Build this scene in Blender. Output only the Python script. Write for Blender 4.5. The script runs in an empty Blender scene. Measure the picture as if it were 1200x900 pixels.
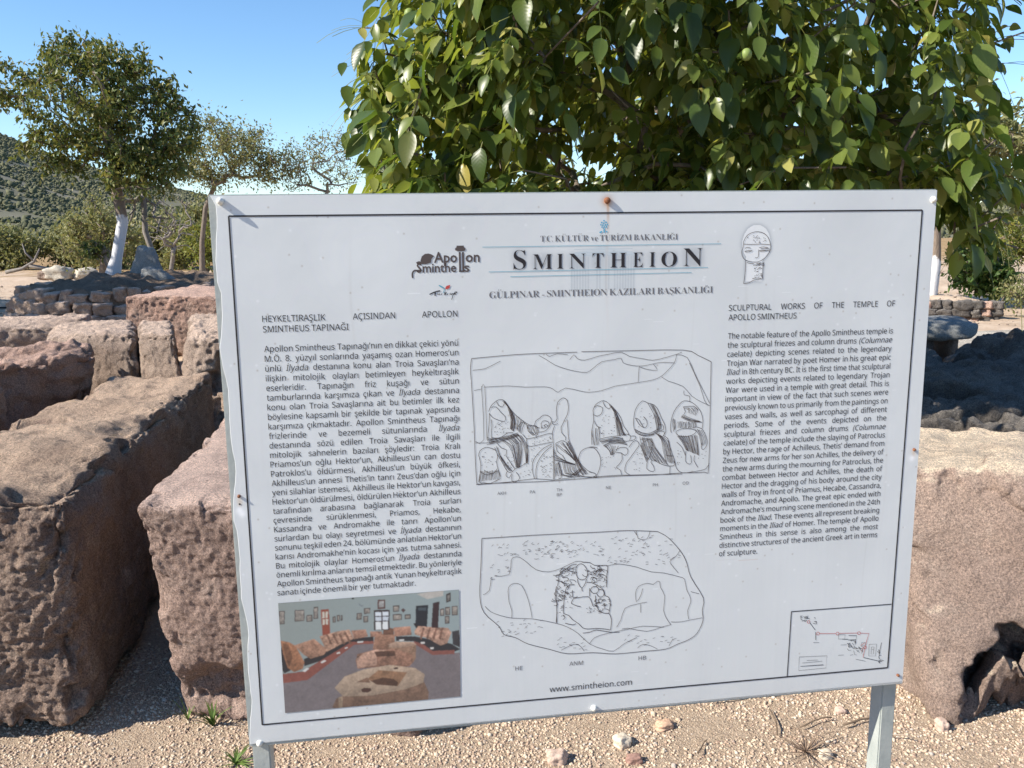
import bpy, bmesh, math, os, random
import numpy as np
from mathutils import Matrix, Vector

# ------------------------------------------------------------------ camera, sky, sun, exposure
SC = bpy.context.scene
COL = SC.collection
cam_d = bpy.data.cameras.new('camera')
cam_d.sensor_width = 36.0
cam_d.lens = 983.5 / 1200 * 36.0
cam_d.clip_start = 0.05
cam_d.clip_end = 4000
cam = bpy.data.objects.new('camera', cam_d)
COL.objects.link(cam)
cam.matrix_world = Matrix(((0.999885, 0.015165, 0.0, 0.0), (-0.002610, 0.172103, -0.985076, 0.0),
                           (-0.014939, 0.984962, 0.172122, 1.6), (0, 0, 0, 1)))
SC.camera = cam
SUN = Vector((-0.745, -0.285, 0.603)).normalized()          # towards the sun
world = bpy.data.worlds.new('World')
SC.world = world
world.use_nodes = True
wn = world.node_tree.nodes
sky = wn.new('ShaderNodeTexSky')
sky.sky_type = 'NISHITA'
sky.sun_disc = False
sky.sun_elevation = math.asin(SUN.z)
sky.sun_rotation = math.atan2(SUN.x, SUN.y)
sky.air_density = 1.0
sky.dust_density = 0.1
sky.ozone_density = 3.5
sky.altitude = 100
hs = wn.new('ShaderNodeHueSaturation')
hs.inputs['Saturation'].default_value = 1.12
world.node_tree.links.new(sky.outputs[0], hs.inputs['Color'])
world.node_tree.links.new(hs.outputs[0], wn['Background'].inputs[0])
wn['Background'].inputs[1].default_value = 0.118
sun_d = bpy.data.lights.new('sun', 'SUN')
sun_d.energy = 5.0
sun_d.angle = math.radians(0.5)
sun_d.color = (1.0, 0.93, 0.82)
sun = bpy.data.objects.new('sun', sun_d)
COL.objects.link(sun)
sun.rotation_euler = SUN.to_track_quat('Z', 'Y').to_euler()
sun.location = (-6, -3, 8)
SC.view_settings.view_transform = 'Standard'
SC.view_settings.look = 'None'
SC.view_settings.gamma = 1.0
SC.view_settings.exposure = 0.8
SC.cycles.max_bounces = 8
SC.cycles.transparent_max_bounces = 8

# ------------------------------------------------------------------ noise
def _perm(seed):
    r = np.random.RandomState(seed)
    p = r.permutation(256)
    g = r.normal(size=(256, 3)); g /= np.linalg.norm(g, axis=1)[:, None]
    return np.concatenate([p, p, p]), g.astype(np.float32)
_PC = {}
def perlin(P, seed=0):
    if seed not in _PC: _PC[seed] = _perm(seed)
    p, g = _PC[seed]
    i = np.floor(P).astype(np.int64); f = (P - i).astype(np.float32); i &= 255
    w = f * f * f * (f * (f * 6 - 15) + 10)
    out = 0
    for dx in (0, 1):
        wx = w[:, 0] if dx else 1 - w[:, 0]
        a = p[i[:, 0] + dx]
        for dy in (0, 1):
            wy = w[:, 1] if dy else 1 - w[:, 1]
            b = p[a + i[:, 1] + dy]
            for dz in (0, 1):
                wz = w[:, 2] if dz else 1 - w[:, 2]
                h = p[b + i[:, 2] + dz]
                gg = g[h]
                out = out + wx * wy * wz * (gg[:, 0] * (f[:, 0] - dx) + gg[:, 1] * (f[:, 1] - dy) + gg[:, 2] * (f[:, 2] - dz))
    return out * 1.5
def fbm(P, octs=4, seed=0, gain=0.5):
    a, s, o = 1.0, 1.0, 0
    for k in range(octs):
        o = o + a * perlin(P * s + 17.3 * k, seed + k); a *= gain; s *= 2.03
    return o
def ridged(P, octs=3, seed=0):
    a, s, o = 1.0, 1.0, 0
    for k in range(octs):
        o = o + a * (1 - 2 * np.abs(perlin(P * s + 9.1 * k, seed + k))); a *= 0.5; s *= 2.1
    return o
def sstep(a, b, x):
    t = np.clip((x - a) / (b - a), 0, 1)
    return t * t * (3 - 2 * t)

# ------------------------------------------------------------------ object helpers
def tag(o, label=None, cat=None, group=None, kind=None):
    if label: o['label'] = label
    if cat: o['category'] = cat
    if group: o['group'] = group
    if kind: o['kind'] = kind
    return o
def empty(name, loc=(0, 0, 0), rz=0.0):
    o = bpy.data.objects.new(name, None)
    o.location = loc; o.rotation_euler = (0, 0, rz); o.empty_display_size = 0.1
    COL.objects.link(o)
    return o
def link(name, me, mats, parent=None, smooth=False):
    o = bpy.data.objects.new(name, me)
    for m in (mats if isinstance(mats, (list, tuple)) else [mats]):
        if m is not None and m.name not in [x.name for x in me.materials if x]: me.materials.append(m)
    if smooth: me.polygons.foreach_set('use_smooth', [True] * len(me.polygons))
    COL.objects.link(o)
    if parent: o.parent = parent
    return o
def np_mesh(name, V, F):
    """V (n,3) array, F (m,k) array with k = 3 or 4"""
    me = bpy.data.meshes.new(name)
    V = np.asarray(V, dtype=np.float32); F = np.asarray(F, dtype=np.int32)
    k = F.shape[1]
    me.vertices.add(len(V)); me.vertices.foreach_set('co', V.ravel())
    me.loops.add(F.size); me.loops.foreach_set('vertex_index', F.ravel())
    me.polygons.add(len(F)); me.polygons.foreach_set('loop_start', np.arange(0, F.size, k, dtype=np.int32))
    me.update(calc_edges=True)
    me.validate()
    return me
def py_mesh(name, V, F):
    me = bpy.data.meshes.new(name); me.from_pydata(V, [], F); me.update(); return me

# ------------------------------------------------------------------ materials
def mat(name):
    m = bpy.data.materials.new(name); m.use_nodes = True
    return m, m.node_tree.nodes, m.node_tree.links, m.node_tree.nodes['Principled BSDF']
def flat(name, c, rough=0.6, spec=0.3, metal=0.0):
    m, n, l, b = mat(name)
    b.inputs['Base Color'].default_value = (*c, 1); b.inputs['Roughness'].default_value = rough
    b.inputs['Specular IOR Level'].default_value = spec; b.inputs['Metallic'].default_value = metal
    return m
def ramp(n, l, fac, stops, interp='LINEAR'):
    r = n.new('ShaderNodeValToRGB'); e = r.color_ramp.elements; r.color_ramp.interpolation = interp
    e[0].position, e[0].color = stops[0][0], (*stops[0][1], 1)
    e[1].position, e[1].color = stops[-1][0], (*stops[-1][1], 1)
    for p, c in stops[1:-1]:
        q = e.new(p); q.color = (*c, 1)
    l.new(fac, r.inputs[0]); return r.outputs[0]
def noise(n, l, vec, scale, det=6, rough=0.6, typ=None, dist=0.0):
    t = n.new('ShaderNodeTexNoise'); t.inputs['Scale'].default_value = scale
    t.inputs['Detail'].default_value = det; t.inputs['Roughness'].default_value = rough
    t.inputs['Distortion'].default_value = dist
    if vec is not None: l.new(vec, t.inputs['Vector'])
    return t.outputs['Fac']
def voro(n, l, vec, scale, feature='F1'):
    t = n.new('ShaderNodeTexVoronoi'); t.feature = feature; t.inputs['Scale'].default_value = scale
    if vec is not None: l.new(vec, t.inputs['Vector'])
    return t
def mix(n, l, fac, a, b, mode='MIX'):
    x = n.new('ShaderNodeMix'); x.data_type = 'RGBA'; x.blend_type = mode
    for s, v in ((0, fac), (6, a), (7, b)):
        if hasattr(v, 'is_output'): l.new(v, x.inputs[s])
        else: x.inputs[s].default_value = v if s == 0 else (*v, 1)
    return x.outputs[2]
def math_(n, l, op, a, b=0.0, c=None):
    x = n.new('ShaderNodeMath'); x.operation = op
    for i, v in enumerate((a, b, c)):
        if v is None: continue
        if hasattr(v, 'is_output'): l.new(v, x.inputs[i])
        else: x.inputs[i].default_value = v
    return x.outputs[0]
def mapr(n, l, v, a, b, c=0.0, d=1.0):
    x = n.new('ShaderNodeMapRange'); x.inputs[1].default_value = a; x.inputs[2].default_value = b
    x.inputs[3].default_value = c; x.inputs[4].default_value = d; l.new(v, x.inputs[0]); return x.outputs[0]
def bump(n, l, h, dist, strength, prev=None):
    x = n.new('ShaderNodeBump'); x.inputs['Distance'].default_value = dist; x.inputs['Strength'].default_value = strength
    l.new(h, x.inputs['Height'])
    if prev is not None: l.new(prev, x.inputs['Normal'])
    return x.outputs[0]
def pos(n): return n.new('ShaderNodeNewGeometry').outputs['Position']
def island(n): return n.new('ShaderNodeNewGeometry').outputs['Random Per Island']

def rock_mat(name, base, alt, pale, lichen=None, lich_amt=0.0, fine=1.0, topcol=None):
    m, n, l, b = mat(name)
    p = pos(n)
    big = noise(n, l, p, 2.3, 5, 0.6)
    c = mix(n, l, mapr(n, l, big, 0.38, 0.62), base, alt)
    med = noise(n, l, p, 9.0, 8, 0.7)
    c = mix(n, l, mapr(n, l, med, 0.52, 0.72, 0, 0.75), c, pale)
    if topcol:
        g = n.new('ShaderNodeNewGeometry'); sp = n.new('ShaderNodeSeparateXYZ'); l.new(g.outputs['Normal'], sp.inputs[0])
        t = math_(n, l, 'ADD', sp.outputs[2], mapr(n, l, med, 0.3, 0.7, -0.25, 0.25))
        c = mix(n, l, mapr(n, l, t, 0.6, 0.95, 0, 0.8), c, topcol)  # upward faces paler: sunlit tops put into the colour, besides the rock's own crust
    if lichen:
        v = noise(n, l, p, 6.0, 10, 0.75, dist=0.6)
        c = mix(n, l, mapr(n, l, v, 0.66 - lich_amt, 0.74 - lich_amt, 0, 0.7), c, lichen)
    gr = noise(n, l, p, 160, 4, 0.8)
    dk = ramp(n, l, gr, [(0.38, (0.42, 0.41, 0.41)), (0.5, (1, 1, 1)), (0.62, (1.6, 1.52, 1.45))])
    c = mix(n, l, 0.75, c, dk, 'MULTIPLY')
    fg = noise(n, l, p, 480, 2, 0.9)
    c = mix(n, l, 0.6, c, ramp(n, l, fg, [(0.36, (0.4, 0.4, 0.4)), (0.5, (1, 1, 1)), (0.64, (1.6, 1.6, 1.6))]), 'MULTIPLY')
    sn = noise(n, l, p, 1.4, 8, 0.65)
    c = mix(n, l, 0.8, c, ramp(n, l, sn, [(0.32, (0.62, 0.6, 0.6)), (0.5, (1, 1, 1)), (0.7, (1.15, 1.12, 1.08))]), 'MULTIPLY')
    sp = voro(n, l, p, 95)
    pit = mapr(n, l, sp.outputs['Distance'], 0.0, 0.45, 0.0, 1.0)
    sel = mapr(n, l, noise(n, l, p, 30, 3), 0.5, 0.62)
    c = mix(n, l, math_(n, l, 'MULTIPLY', sel, mapr(n, l, sp.outputs['Distance'], 0.05, 0.2, 0.5, 0.0)), c, tuple(v * 0.45 for v in base))
    l.new(c, b.inputs['Base Color'])
    b.inputs['Roughness'].default_value = 0.93
    b.inputs['Specular IOR Level'].default_value = 0.15
    nb = bump(n, l, noise(n, l, p, 55, 12, 0.85), 0.022 * fine, 0.9)
    nb = bump(n, l, math_(n, l, 'MULTIPLY', pit, sel), 0.009 * fine, 0.8, nb)
    nb = bump(n, l, noise(n, l, p, 150, 8, 0.88), 0.010, 0.85, nb)
    l.new(nb, b.inputs['Normal'])
    return m
M = {}
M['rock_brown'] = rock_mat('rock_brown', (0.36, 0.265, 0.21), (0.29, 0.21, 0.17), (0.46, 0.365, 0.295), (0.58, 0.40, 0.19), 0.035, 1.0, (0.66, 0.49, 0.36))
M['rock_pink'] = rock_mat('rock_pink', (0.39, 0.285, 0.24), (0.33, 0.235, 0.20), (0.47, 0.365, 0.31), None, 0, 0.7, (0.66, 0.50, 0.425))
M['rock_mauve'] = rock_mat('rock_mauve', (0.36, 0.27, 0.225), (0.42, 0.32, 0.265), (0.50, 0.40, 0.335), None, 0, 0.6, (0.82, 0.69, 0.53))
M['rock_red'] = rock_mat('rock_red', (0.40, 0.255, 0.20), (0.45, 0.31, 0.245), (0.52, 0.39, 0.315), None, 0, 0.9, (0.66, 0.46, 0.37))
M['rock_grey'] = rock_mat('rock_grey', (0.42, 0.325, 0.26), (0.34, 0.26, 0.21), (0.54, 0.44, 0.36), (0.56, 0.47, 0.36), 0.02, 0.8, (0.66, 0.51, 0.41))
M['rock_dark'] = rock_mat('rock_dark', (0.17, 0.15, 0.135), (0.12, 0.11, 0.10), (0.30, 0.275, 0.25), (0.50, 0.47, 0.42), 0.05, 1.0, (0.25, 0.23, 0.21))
M['marble'] = rock_mat('marble', (0.27, 0.28, 0.27), (0.22, 0.23, 0.235), (0.36, 0.35, 0.32), None, 0, 0.4)
M['stone_pale'] = rock_mat('stone_pale', (0.50, 0.38, 0.30), (0.56, 0.45, 0.36), (0.62, 0.53, 0.43), None, 0, 0.4)
M['limestone'] = rock_mat('limestone', (0.5, 0.46, 0.39), (0.42, 0.38, 0.32), (0.6, 0.56, 0.48), None, 0, 0.4)
M['dirt'] = rock_mat('dirt', (0.24, 0.18, 0.135), (0.30, 0.22, 0.16), (0.34, 0.27, 0.20), None, 0, 1.5)

# ------------------------------------------------------------------ blocks of stone
def block_arrays(c8, sp, r, amp=(0.03, 0.012, 0.004), scl=(0.5, 0.13, 0.035), chip=0.03, seed=1, rough_faces=None, custom=None, tool=0.0, maxn=190, ypow=1.0, grain=0.0):
    """c8: 8 world corners, order (x-,y-,z-) (x+,y-,z-) (x+,y+,z-) (x-,y+,z-) then the same four on top"""
    c8 = np.array(c8, float)
    ex = ((c8[1] - c8[0]) + (c8[2] - c8[3]) + (c8[5] - c8[4]) + (c8[6] - c8[7])) / 4
    ey = ((c8[3] - c8[0]) + (c8[2] - c8[1]) + (c8[7] - c8[4]) + (c8[6] - c8[5])) / 4
    ez = (c8[4:] - c8[:4]).mean(0)
    L = np.array([np.linalg.norm(e) for e in (ex, ey, ez)]); A = np.array([ex, ey, ez]) / L[:, None]
    nn = [int(min(maxn, max(3, round(q / sp)))) for q in L]
    pts, quads, base = [], [], 0
    for ax in range(3):
        a, b = [(1, 2), (2, 0), (0, 1)][ax]
        for side in (0, 1):
            I, J = np.meshgrid(np.arange(nn[a] + 1), np.arange(nn[b] + 1), indexing='ij')
            g = np.zeros(I.shape + (3,), int); g[..., a] = I; g[..., b] = J; g[..., ax] = nn[ax] * side
            idx = base + np.arange(I.size).reshape(I.shape)
            q = np.stack([idx[:-1, :-1], idx[1:, :-1], idx[1:, 1:], idx[:-1, 1:]], -1).reshape(-1, 4)
            if side == 0: q = q[:, ::-1]
            pts.append(g.reshape(-1, 3)); quads.append(q); base += I.size
    pts = np.concatenate(pts); quads = np.concatenate(quads)
    uq, inv = np.unique(pts, axis=0, return_inverse=True)
    F = inv.reshape(-1)[quads]
    U = uq / np.array(nn)                                    # 0..1
    if ypow != 1: U[:, 1] = U[:, 1] ** ypow
    R = (U - 0.5) * L
    r = min(r, 0.49 * L.min())
    inner = np.clip(R, -(L / 2 - r), L / 2 - r)
    d = R - inner
    dn = d / (np.linalg.norm(d, axis=1)[:, None] + 1e-9)
    Rr = inner + dn * r
    U = Rr / L + 0.5
    w = [1 - U, U]
    P = 0
    for k, (sx, sy, sz) in enumerate([(0, 0, 0), (1, 0, 0), (1, 1, 0), (0, 1, 0), (0, 0, 1), (1, 0, 1), (1, 1, 1), (0, 1, 1)]):
        P = P + (w[sx][:, 0] * w[sy][:, 1] * w[sz][:, 2])[:, None] * c8[k]
    N = dn @ A
    edge = 1 - np.abs(dn).max(1)
    disp = amp[0] * fbm(P / scl[0], 3, seed) + amp[1] * fbm(P / scl[1], 3, seed + 11)
    rgh = np.ones(len(P))
    if rough_faces is not None: rgh = rough_faces(dn, P)
    disp = disp + rgh * (amp[1] * 1.2 * (np.abs(perlin(P / scl[1] * 1.9, seed + 23)) - .25) + amp[2] * 2 * (ridged(P / scl[2], 3, seed + 31) * .5 - .45))
    if tool: disp = disp + tool * (1 - np.abs(dn[:, 2])) * (np.abs(perlin(P * np.array([55, 55, 18]), seed + 41)) - .25)
    if grain: disp = disp + rgh * grain * (ridged(P / .045, 3, seed + 61) * .5 - .45 + fbm(P / .016, 2, seed + 66))
    d2 = np.sort(L / 2 - np.abs(Rr), axis=1)[:, 1]
    wear = np.exp(-(d2 / (.045 + chip * .5)) ** 2)
    disp = disp - chip * wear * (.55 * np.clip(fbm(P / 0.17, 3, seed + 51) + .3, 0, 2) + 1.1 * sstep(.12, .30, fbm(P / .11, 3, seed + 56)) * (.6 + .4 * perlin(P / .03, seed + 57)))
    P = P + N * disp[:, None]
    if custom is not None: P = custom(P, N, dn)
    return P, F
def block(name, label, c8, m, sp=0.02, r=0.04, group=None, cat='stone block', **kw):
    P, F = block_arrays(c8, sp, r, **kw)
    o0 = np.array([P[:, 0].mean(), P[:, 1].mean(), P[:, 2].min()])
    o = link(name, np_mesh(name, P - o0, F), M[m], smooth=True)
    o.location = o0
    tag(o, label, cat, group)
    return o
def boxc(x0, x1, y0, y1, z0, z1): return [(x0, y0, z0), (x1, y0, z0), (x1, y1, z0), (x0, y1, z0), (x0, y0, z1), (x1, y0, z1), (x1, y1, z1), (x0, y1, z1)]
def quadc(b, z0, t, z1): return [(*p, z0) for p in b] + [(*p, (z1 if not hasattr(z1, '__len__') else z1[i])) for i, p in enumerate(t)]
GB = 'ancient stone blocks lying around the board'
def dent(P, N, c, rad, depth, seed, sharp=0.25):
    d = np.linalg.norm((P - np.array(c)) / np.array(rad), axis=1) + 0.28 * fbm(P / 0.11, 3, seed)
    k = 1 - sstep(1 - sharp, 1 + sharp, d)
    return P - N * (depth * k * (1 + 0.35 * fbm(P / 0.06, 3, seed + 5)))[:, None]

def customA(P, N, dn):
    P = dent(P, N, (-2.20, 3.71, .82), (.16, .10, .2), .05, 3)
    P = dent(P, N, (-2.26, 4.24, .82), (.18, .045, .2), .045, 7)
    P = dent(P, N, (-1.66, 2.54, .77), (.30, .2, .055), .012, 9, .8)
    top = sstep(.5, .9, dn[:, 2])
    P[:, 2] += top * (.018 * fbm(P / .35, 3, 77))
    return P
block('stone_block', 'huge rough block leaning at the left edge, its pitted front facing the camera', 
      quadc([(-2.30, 2.44), (-1.42, 2.51), (-1.76, 4.85), (-2.45, 5.0)], .03, [(-2.30, 2.43), (-1.43, 2.60), (-1.78, 4.93), (-2.36, 5.10)], (.81, .82, .83, .82)),
      'rock_brown', sp=.0062, r=.06, amp=(.045, .011, .004), chip=.055, seed=5, group=GB, custom=customA, maxn=250, ypow=1.5, grain=.0045,
      rough_faces=lambda dn, P: .3 + 1.3 * sstep(.4, .9, -dn[:, 1]) + .35 * sstep(.4, .9, dn[:, 0]))
def customB(P, N, dn):
    P = dent(P, N, (-.92, 2.56, .12), (.22, .2, .09), .06, 15, .4)
    return P
block('stone_block', 'pinkish squared block just behind the left post, with a smooth top and finely pecked front',
      quadc([(-1.14, 2.65), (-.32, 2.50), (-.42, 3.9), (-1.25, 3.9)], -.02, [(-1.19, 2.51), (-.32, 2.42), (-.50, 3.9), (-1.36, 3.88)], (.80, .80, .80, .80)),
      'rock_pink', sp=.0062, r=.035, amp=(.022, .006, .003), chip=.022, seed=15, group=GB, custom=customB, maxn=180, tool=.004, ypow=1.4, grain=.0025,
      rough_faces=lambda dn, P: .15 + 1.0 * sstep(.4, .9, -dn[:, 1]))
def customR(P, N, dn):
    P = dent(P, N, (1.66, 2.44, .10), (.20, .25, .20), .19, 25, .2)
    top = sstep(.45, .9, dn[:, 2])
    lay = np.abs(((P[:, 1] * 1.0 + P[:, 0] * .35 + .05 * fbm(P / .2, 3, 61)) * 14) % 1 - .5)
    P[:, 2] += top * (lay * .012 + .015 * fbm(P / .3, 3, 71))
    d = np.linalg.norm((P - np.array((1.78, 2.62, .8))) / np.array((.27, .23, .11)), axis=1) + .2 * fbm(P / .15, 2, 81)
    k = 1 - sstep(.9, 1.02, d)
    P = P + N * (k * .028)[:, None]
    return P
block('stone_block', 'large mauve block at the right edge with a dark broken hollow at its lower corner',
      quadc([(1.37, 2.52), (2.4, 2.28), (2.5, 3.25), (1.45, 3.4)], -.03, [(1.30, 2.80), (2.4, 2.28), (2.6, 3.2), (1.48, 3.50)], (.80, .80, .80, .80)),
      'rock_mauve', sp=.0075, r=.055, amp=(.035, .008, .002), chip=.028, seed=25, group=GB, custom=customR, maxn=190, grain=.002, ypow=1.3,
      rough_faces=lambda dn, P: .35 + .9 * sstep(.5, 1.0, -((P[:, 0] - 1.66) ** 2 / .05 + (P[:, 2] - .1) ** 2 / .05) + 1.9))

MID = 'stone blocks lying beyond the left foreground block'
block('stone_block', 'long reddish slab with an overhanging shaded face, behind the big left block',
      quadc([(-3.75, 3.25), (-2.55, 4.76), (-2.75, 5.2), (-4.3, 4.1)], .2, [(-3.55, 3.25), (-2.40, 4.84), (-2.75, 5.3), (-4.3, 4.3)], (.98, .97, .99, 1.0)),
      'rock_red', sp=.013, grain=.0045, r=.05, amp=(.05, .028, .004), scl=(.4, .17, .04), chip=.06, seed=35, group=MID)
block('stone_block', 'flat-topped grey slab at the left picture edge with a dark right end',
      quadc([(-4.9, 5.75), (-3.42, 6.30), (-3.50, 7.0), (-4.9, 6.9)], .5, [(-4.9, 5.8), (-3.34, 6.36), (-3.46, 7.0), (-4.9, 6.95)], (1.0, .99, 1.03, 1.03)),
      'rock_grey', sp=.014, grain=.004, r=.06, amp=(.03, .014, .004), chip=.035, seed=36, group=MID)
block('stone_block', 'low rounded block left of the two narrow upright stones',
      quadc([(-3.15, 5.42), (-2.40, 5.33), (-2.82, 6.3), (-3.5, 6.3)], .3, [(-3.05, 5.46), (-2.40, 5.35), (-2.80, 6.3), (-3.45, 6.3)], (1.0, 1.03, 1.05, 1.03)),
      'rock_grey', sp=.011, grain=.004, r=.08, amp=(.02, .010, .003), chip=.035, seed=37, group=MID)
block('stone_block', 'narrow upright stone standing between two darker joints behind the big left block',
      quadc([(-2.37, 5.30), (-2.06, 5.20), (-2.50, 6.2), (-2.78, 6.2)], .3, [(-2.37, 5.32), (-2.10, 5.23), (-2.50, 6.2), (-2.78, 6.25)], 1.035),
      'rock_grey', sp=.010, grain=.004, r=.045, amp=(.014, .009, .003), chip=.03, seed=38, group=MID)
block('stone_block', 'pale sloping-faced stone half hidden by the left edge of the board',
      quadc([(-2.07, 4.98), (-1.15, 4.80), (-1.3, 6.2), (-2.4, 6.2)], .3, [(-1.99, 5.16), (-1.15, 5.0), (-1.3, 6.25), (-2.42, 6.3)], (1.02, 1.03, 1.08, 1.08)),
      'rock_grey', sp=.011, grain=.0045, r=.06, amp=(.03, .014, .005), chip=.03, seed=39, group=MID, custom=lambda P, N, dn: dent(P, N, (-1.72, 4.9, .75), (.22, .3, .22), .12, 44, .3))
block('stone_block', 'rectangular block with a flat sunlit top, farthest of the left blocks',
      quadc([(-3.03, 6.50), (-1.5, 6.42), (-1.4, 7.3), (-2.85, 7.35)], .7, [(-3.0, 6.52), (-1.5, 6.42), (-1.4, 7.3), (-2.80, 7.35)], (1.205, 1.17, 1.19, 1.235)),
      'rock_red', sp=.010, grain=.004, r=.035, amp=(.014, .008, .003), chip=.03, seed=40, group=MID, rough_faces=lambda dn, P: .3 + 1.3 * sstep(.4, .9, -dn[:, 1]))
block('stone_block', 'small reddish block low at the left edge, wedged beside the big block',
      quadc([(-3.3, 3.72), (-2.46, 3.83), (-2.50, 4.15), (-3.3, 4.2)], .1, [(-3.3, 3.75), (-2.44, 3.86), (-2.52, 4.1), (-3.3, 4.2)], (.92, .905, .91, .92)),
      'rock_red', sp=.011, grain=.004, r=.03, amp=(.02, .012, .005), chip=.03, seed=42, group=MID)

RG = 'rocks in the shade of the walnut tree'
block('boulder', 'broad low dark rock in the shade right behind the large right block',
      quadc([(.8, 3.68), (3.3, 3.20), (4.0, 4.5), (1.1, 4.9)], .0, [(.85, 3.66), (3.3, 3.27), (4.0, 4.5), (1.1, 4.9)], (.80, .79, .86, .90)),
      'rock_dark', sp=.02, r=.07, amp=(.05, .028, .008), chip=.05, seed=50, group=RG, cat='rock', custom=lambda P, N, dn: dent(dent(P, N, (2.02, 4.05, .85), (.22, .14, .2), .14, 64, .3), N, (2.35, 3.62, .82), (.5, .05, .2), .10, 66, .3))
block('boulder', 'lumpy dark boulder at the right picture edge below the sandy ground',
      quadc([(2.70, 4.85), (4.3, 4.4), (4.4, 5.6), (3.0, 5.75)], .2, [(2.78, 4.95), (4.3, 4.5), (4.4, 5.5), (3.05, 5.65)], (.82, .90, .92, .88)),
      'rock_dark', sp=.02, r=.2, amp=(.10, .05, .010), scl=(.4, .16, .04), chip=.05, seed=51, group=RG, cat='rock')
block('boulder', 'flat shaded rock beside the board edge, under the grey stone bench',
      quadc([(1.6, 4.85), (2.75, 4.95), (3.1, 5.9), (1.8, 6.2)], .2, [(1.7, 4.92), (2.7, 5.05), (3.0, 5.9), (1.9, 6.1)], (.84, .80, .80, .84)),
      'rock_dark', sp=.025, r=.09, amp=(.05, .03, .008), chip=.05, seed=52, group=RG, cat='rock')
block('boulder', 'rounded pale grey boulder peeping in at the right edge beyond the dark one',
      quadc([(4.28, 6.5), (5.2, 6.3), (5.3, 7.2), (4.4, 7.3)], .3, [(4.34, 6.6), (5.2, 6.4), (5.2, 7.1), (4.45, 7.2)], (.88, .98, .98, .9)),
      'rock_grey', sp=.03, r=.25, amp=(.05, .03, .008), seed=53, group=RG, cat='rock')
block('stone_slab', 'thick grey rounded slab resting on small stones at the right edge of the board',
      quadc([(2.4, 6.45), (3.52, 6.30), (3.62, 6.80), (2.4, 6.95)], .775, [(2.4, 6.45), (3.60, 6.36), (3.64, 6.75), (2.4, 6.95)], (.93, .905, .92, .94)),
      'marble', sp=.02, r=.06, amp=(.015, .006, .002), chip=.01, seed=54, cat='slab')
for x0, x1, lab in ((3.0, 3.28, 'dark square support stone under the left part of the grey slab'), (3.40, 3.47, 'thin pale support stone under the right end of the grey slab')):
    block('support_stone', lab, boxc(x0, x1, 6.45, 6.8, .50, .785), 'rock_dark' if x0 < 3.1 else 'rock_grey', sp=.03, r=.02, amp=(.01, .006, .003), chip=.01, seed=55, cat='stone')
block('paving_slab', 'pale flat limestone paving strip on the sandy ground right of the board',
      boxc(3.75, 5.6, 7.05, 8.2, .45, .635), 'limestone', sp=.05, r=.02, amp=(.01, .006, .002), chip=.01, seed=57, cat='paving')

# ------------------------------------------------------------------ ground and hills
def gz(x, y):
    r = np.hypot(x, y)
    s = sstep(4.8, 7.0, y)
    pl = .82 - .22 * sstep(0, 3, x)
    z = pl * s
    z = z + .25 * np.maximum(sstep(0, .2, y - 9.6 + .19 * (x - 4.4)) * sstep(0, 3, x) * (1 - sstep(5.3, 5.6, x)), sstep(10.0, 13, y) * sstep(0, 3, x))
    P = np.stack([x / 1.3, y / 1.3, 0 * x], -1)
    z = z + (.045 * sstep(4.5, 7, y) + .003) * fbm(P, 4, 90) + .012 * sstep(3, 8, r) * fbm(P * 5, 3, 95)
    return z
AZ = [-180, -60, -40, -31.4, -27, -23, -20, -14.5, -6, 0, 10, 20, 27, 31, 38, 60, 180]
EL = [.05, .16, .135, .112, .078, .058, .048, .034, .022, .02, .02, .018, .016, .036, .075, .09, .05]
nr, na = 300, 420
rr = .4 * (1600 / .4) ** (np.arange(nr + 1) / nr)
aa = np.linspace(-np.pi, np.pi, na + 1)[:-1]
RR, AA = np.meshgrid(rr, aa, indexing='ij')
X, Y = RR * np.sin(AA), RR * np.cos(AA)
Z = gz(X.ravel(), Y.ravel()).reshape(X.shape)
V = np.stack([X, Y, Z], -1).reshape(-1, 3)
idx = np.arange((nr + 1) * na).reshape(nr + 1, na)
nx = np.roll(idx, -1, axis=1)
Fq = np.stack([idx[:-1], nx[:-1], nx[1:], idx[1:]], -1).reshape(-1, 4)[:, ::-1]
V = np.concatenate([V, [[0, 0, float(gz(np.array([0.]), np.array([0.]))[0])]]])
def ground_mat():
    m, n, l, b = mat('ground_soil')
    p = pos(n)
    sep = n.new('ShaderNodeSeparateXYZ'); l.new(p, sep.inputs[0])
    v = voro(n, l, p, 150)
    gcol = ramp(n, l, v.outputs['Color'], [(0.0, (.47, .36, .26)), (0.3, (.40, .30, .215)), (0.6, (.53, .42, .31)), (0.8, (.34, .25, .185)), (1, (.60, .50, .38))])
    sand = ramp(n, l, noise(n, l, p, 3.5, 10, .72), [(0.3, (.42, .31, .22)), (0.5, (.56, .425, .31)), (0.68, (.66, .53, .41))])
    pat = noise(n, l, p, .7, 6, .6)
    dry = ramp(n, l, noise(n, l, p, 1.2, 8, .7), [(0.3, (.17, .14, .07)), (0.5, (.34, .22, .11)), (0.7, (.46, .33, .20))])
    y = sep.outputs[1]
    c = mix(n, l, mapr(n, l, y, 4.0, 5.5), gcol, sand)
    far = math_(n, l, 'ADD', y, mapr(n, l, pat, .3, .7, -8, 8))
    c = mix(n, l, mapr(n, l, far, 19, 26), c, dry)
    l.new(c, b.inputs['Base Color']); b.inputs['Roughness'].default_value = .95; b.inputs['Specular IOR Level'].default_value = .1
    nb = bump(n, l, v.outputs['Distance'], .008, .6)
    nb = bump(n, l, noise(n, l, p, 14, 10, .75), .04, .7, nb)
    l.new(nb, b.inputs['Normal'])
    return m
g = link('ground', np_mesh('ground', V, Fq), ground_mat(), smooth=True)
tag(g, 'sandy gravel ground around the board and blocks', kind='structure')

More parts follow.
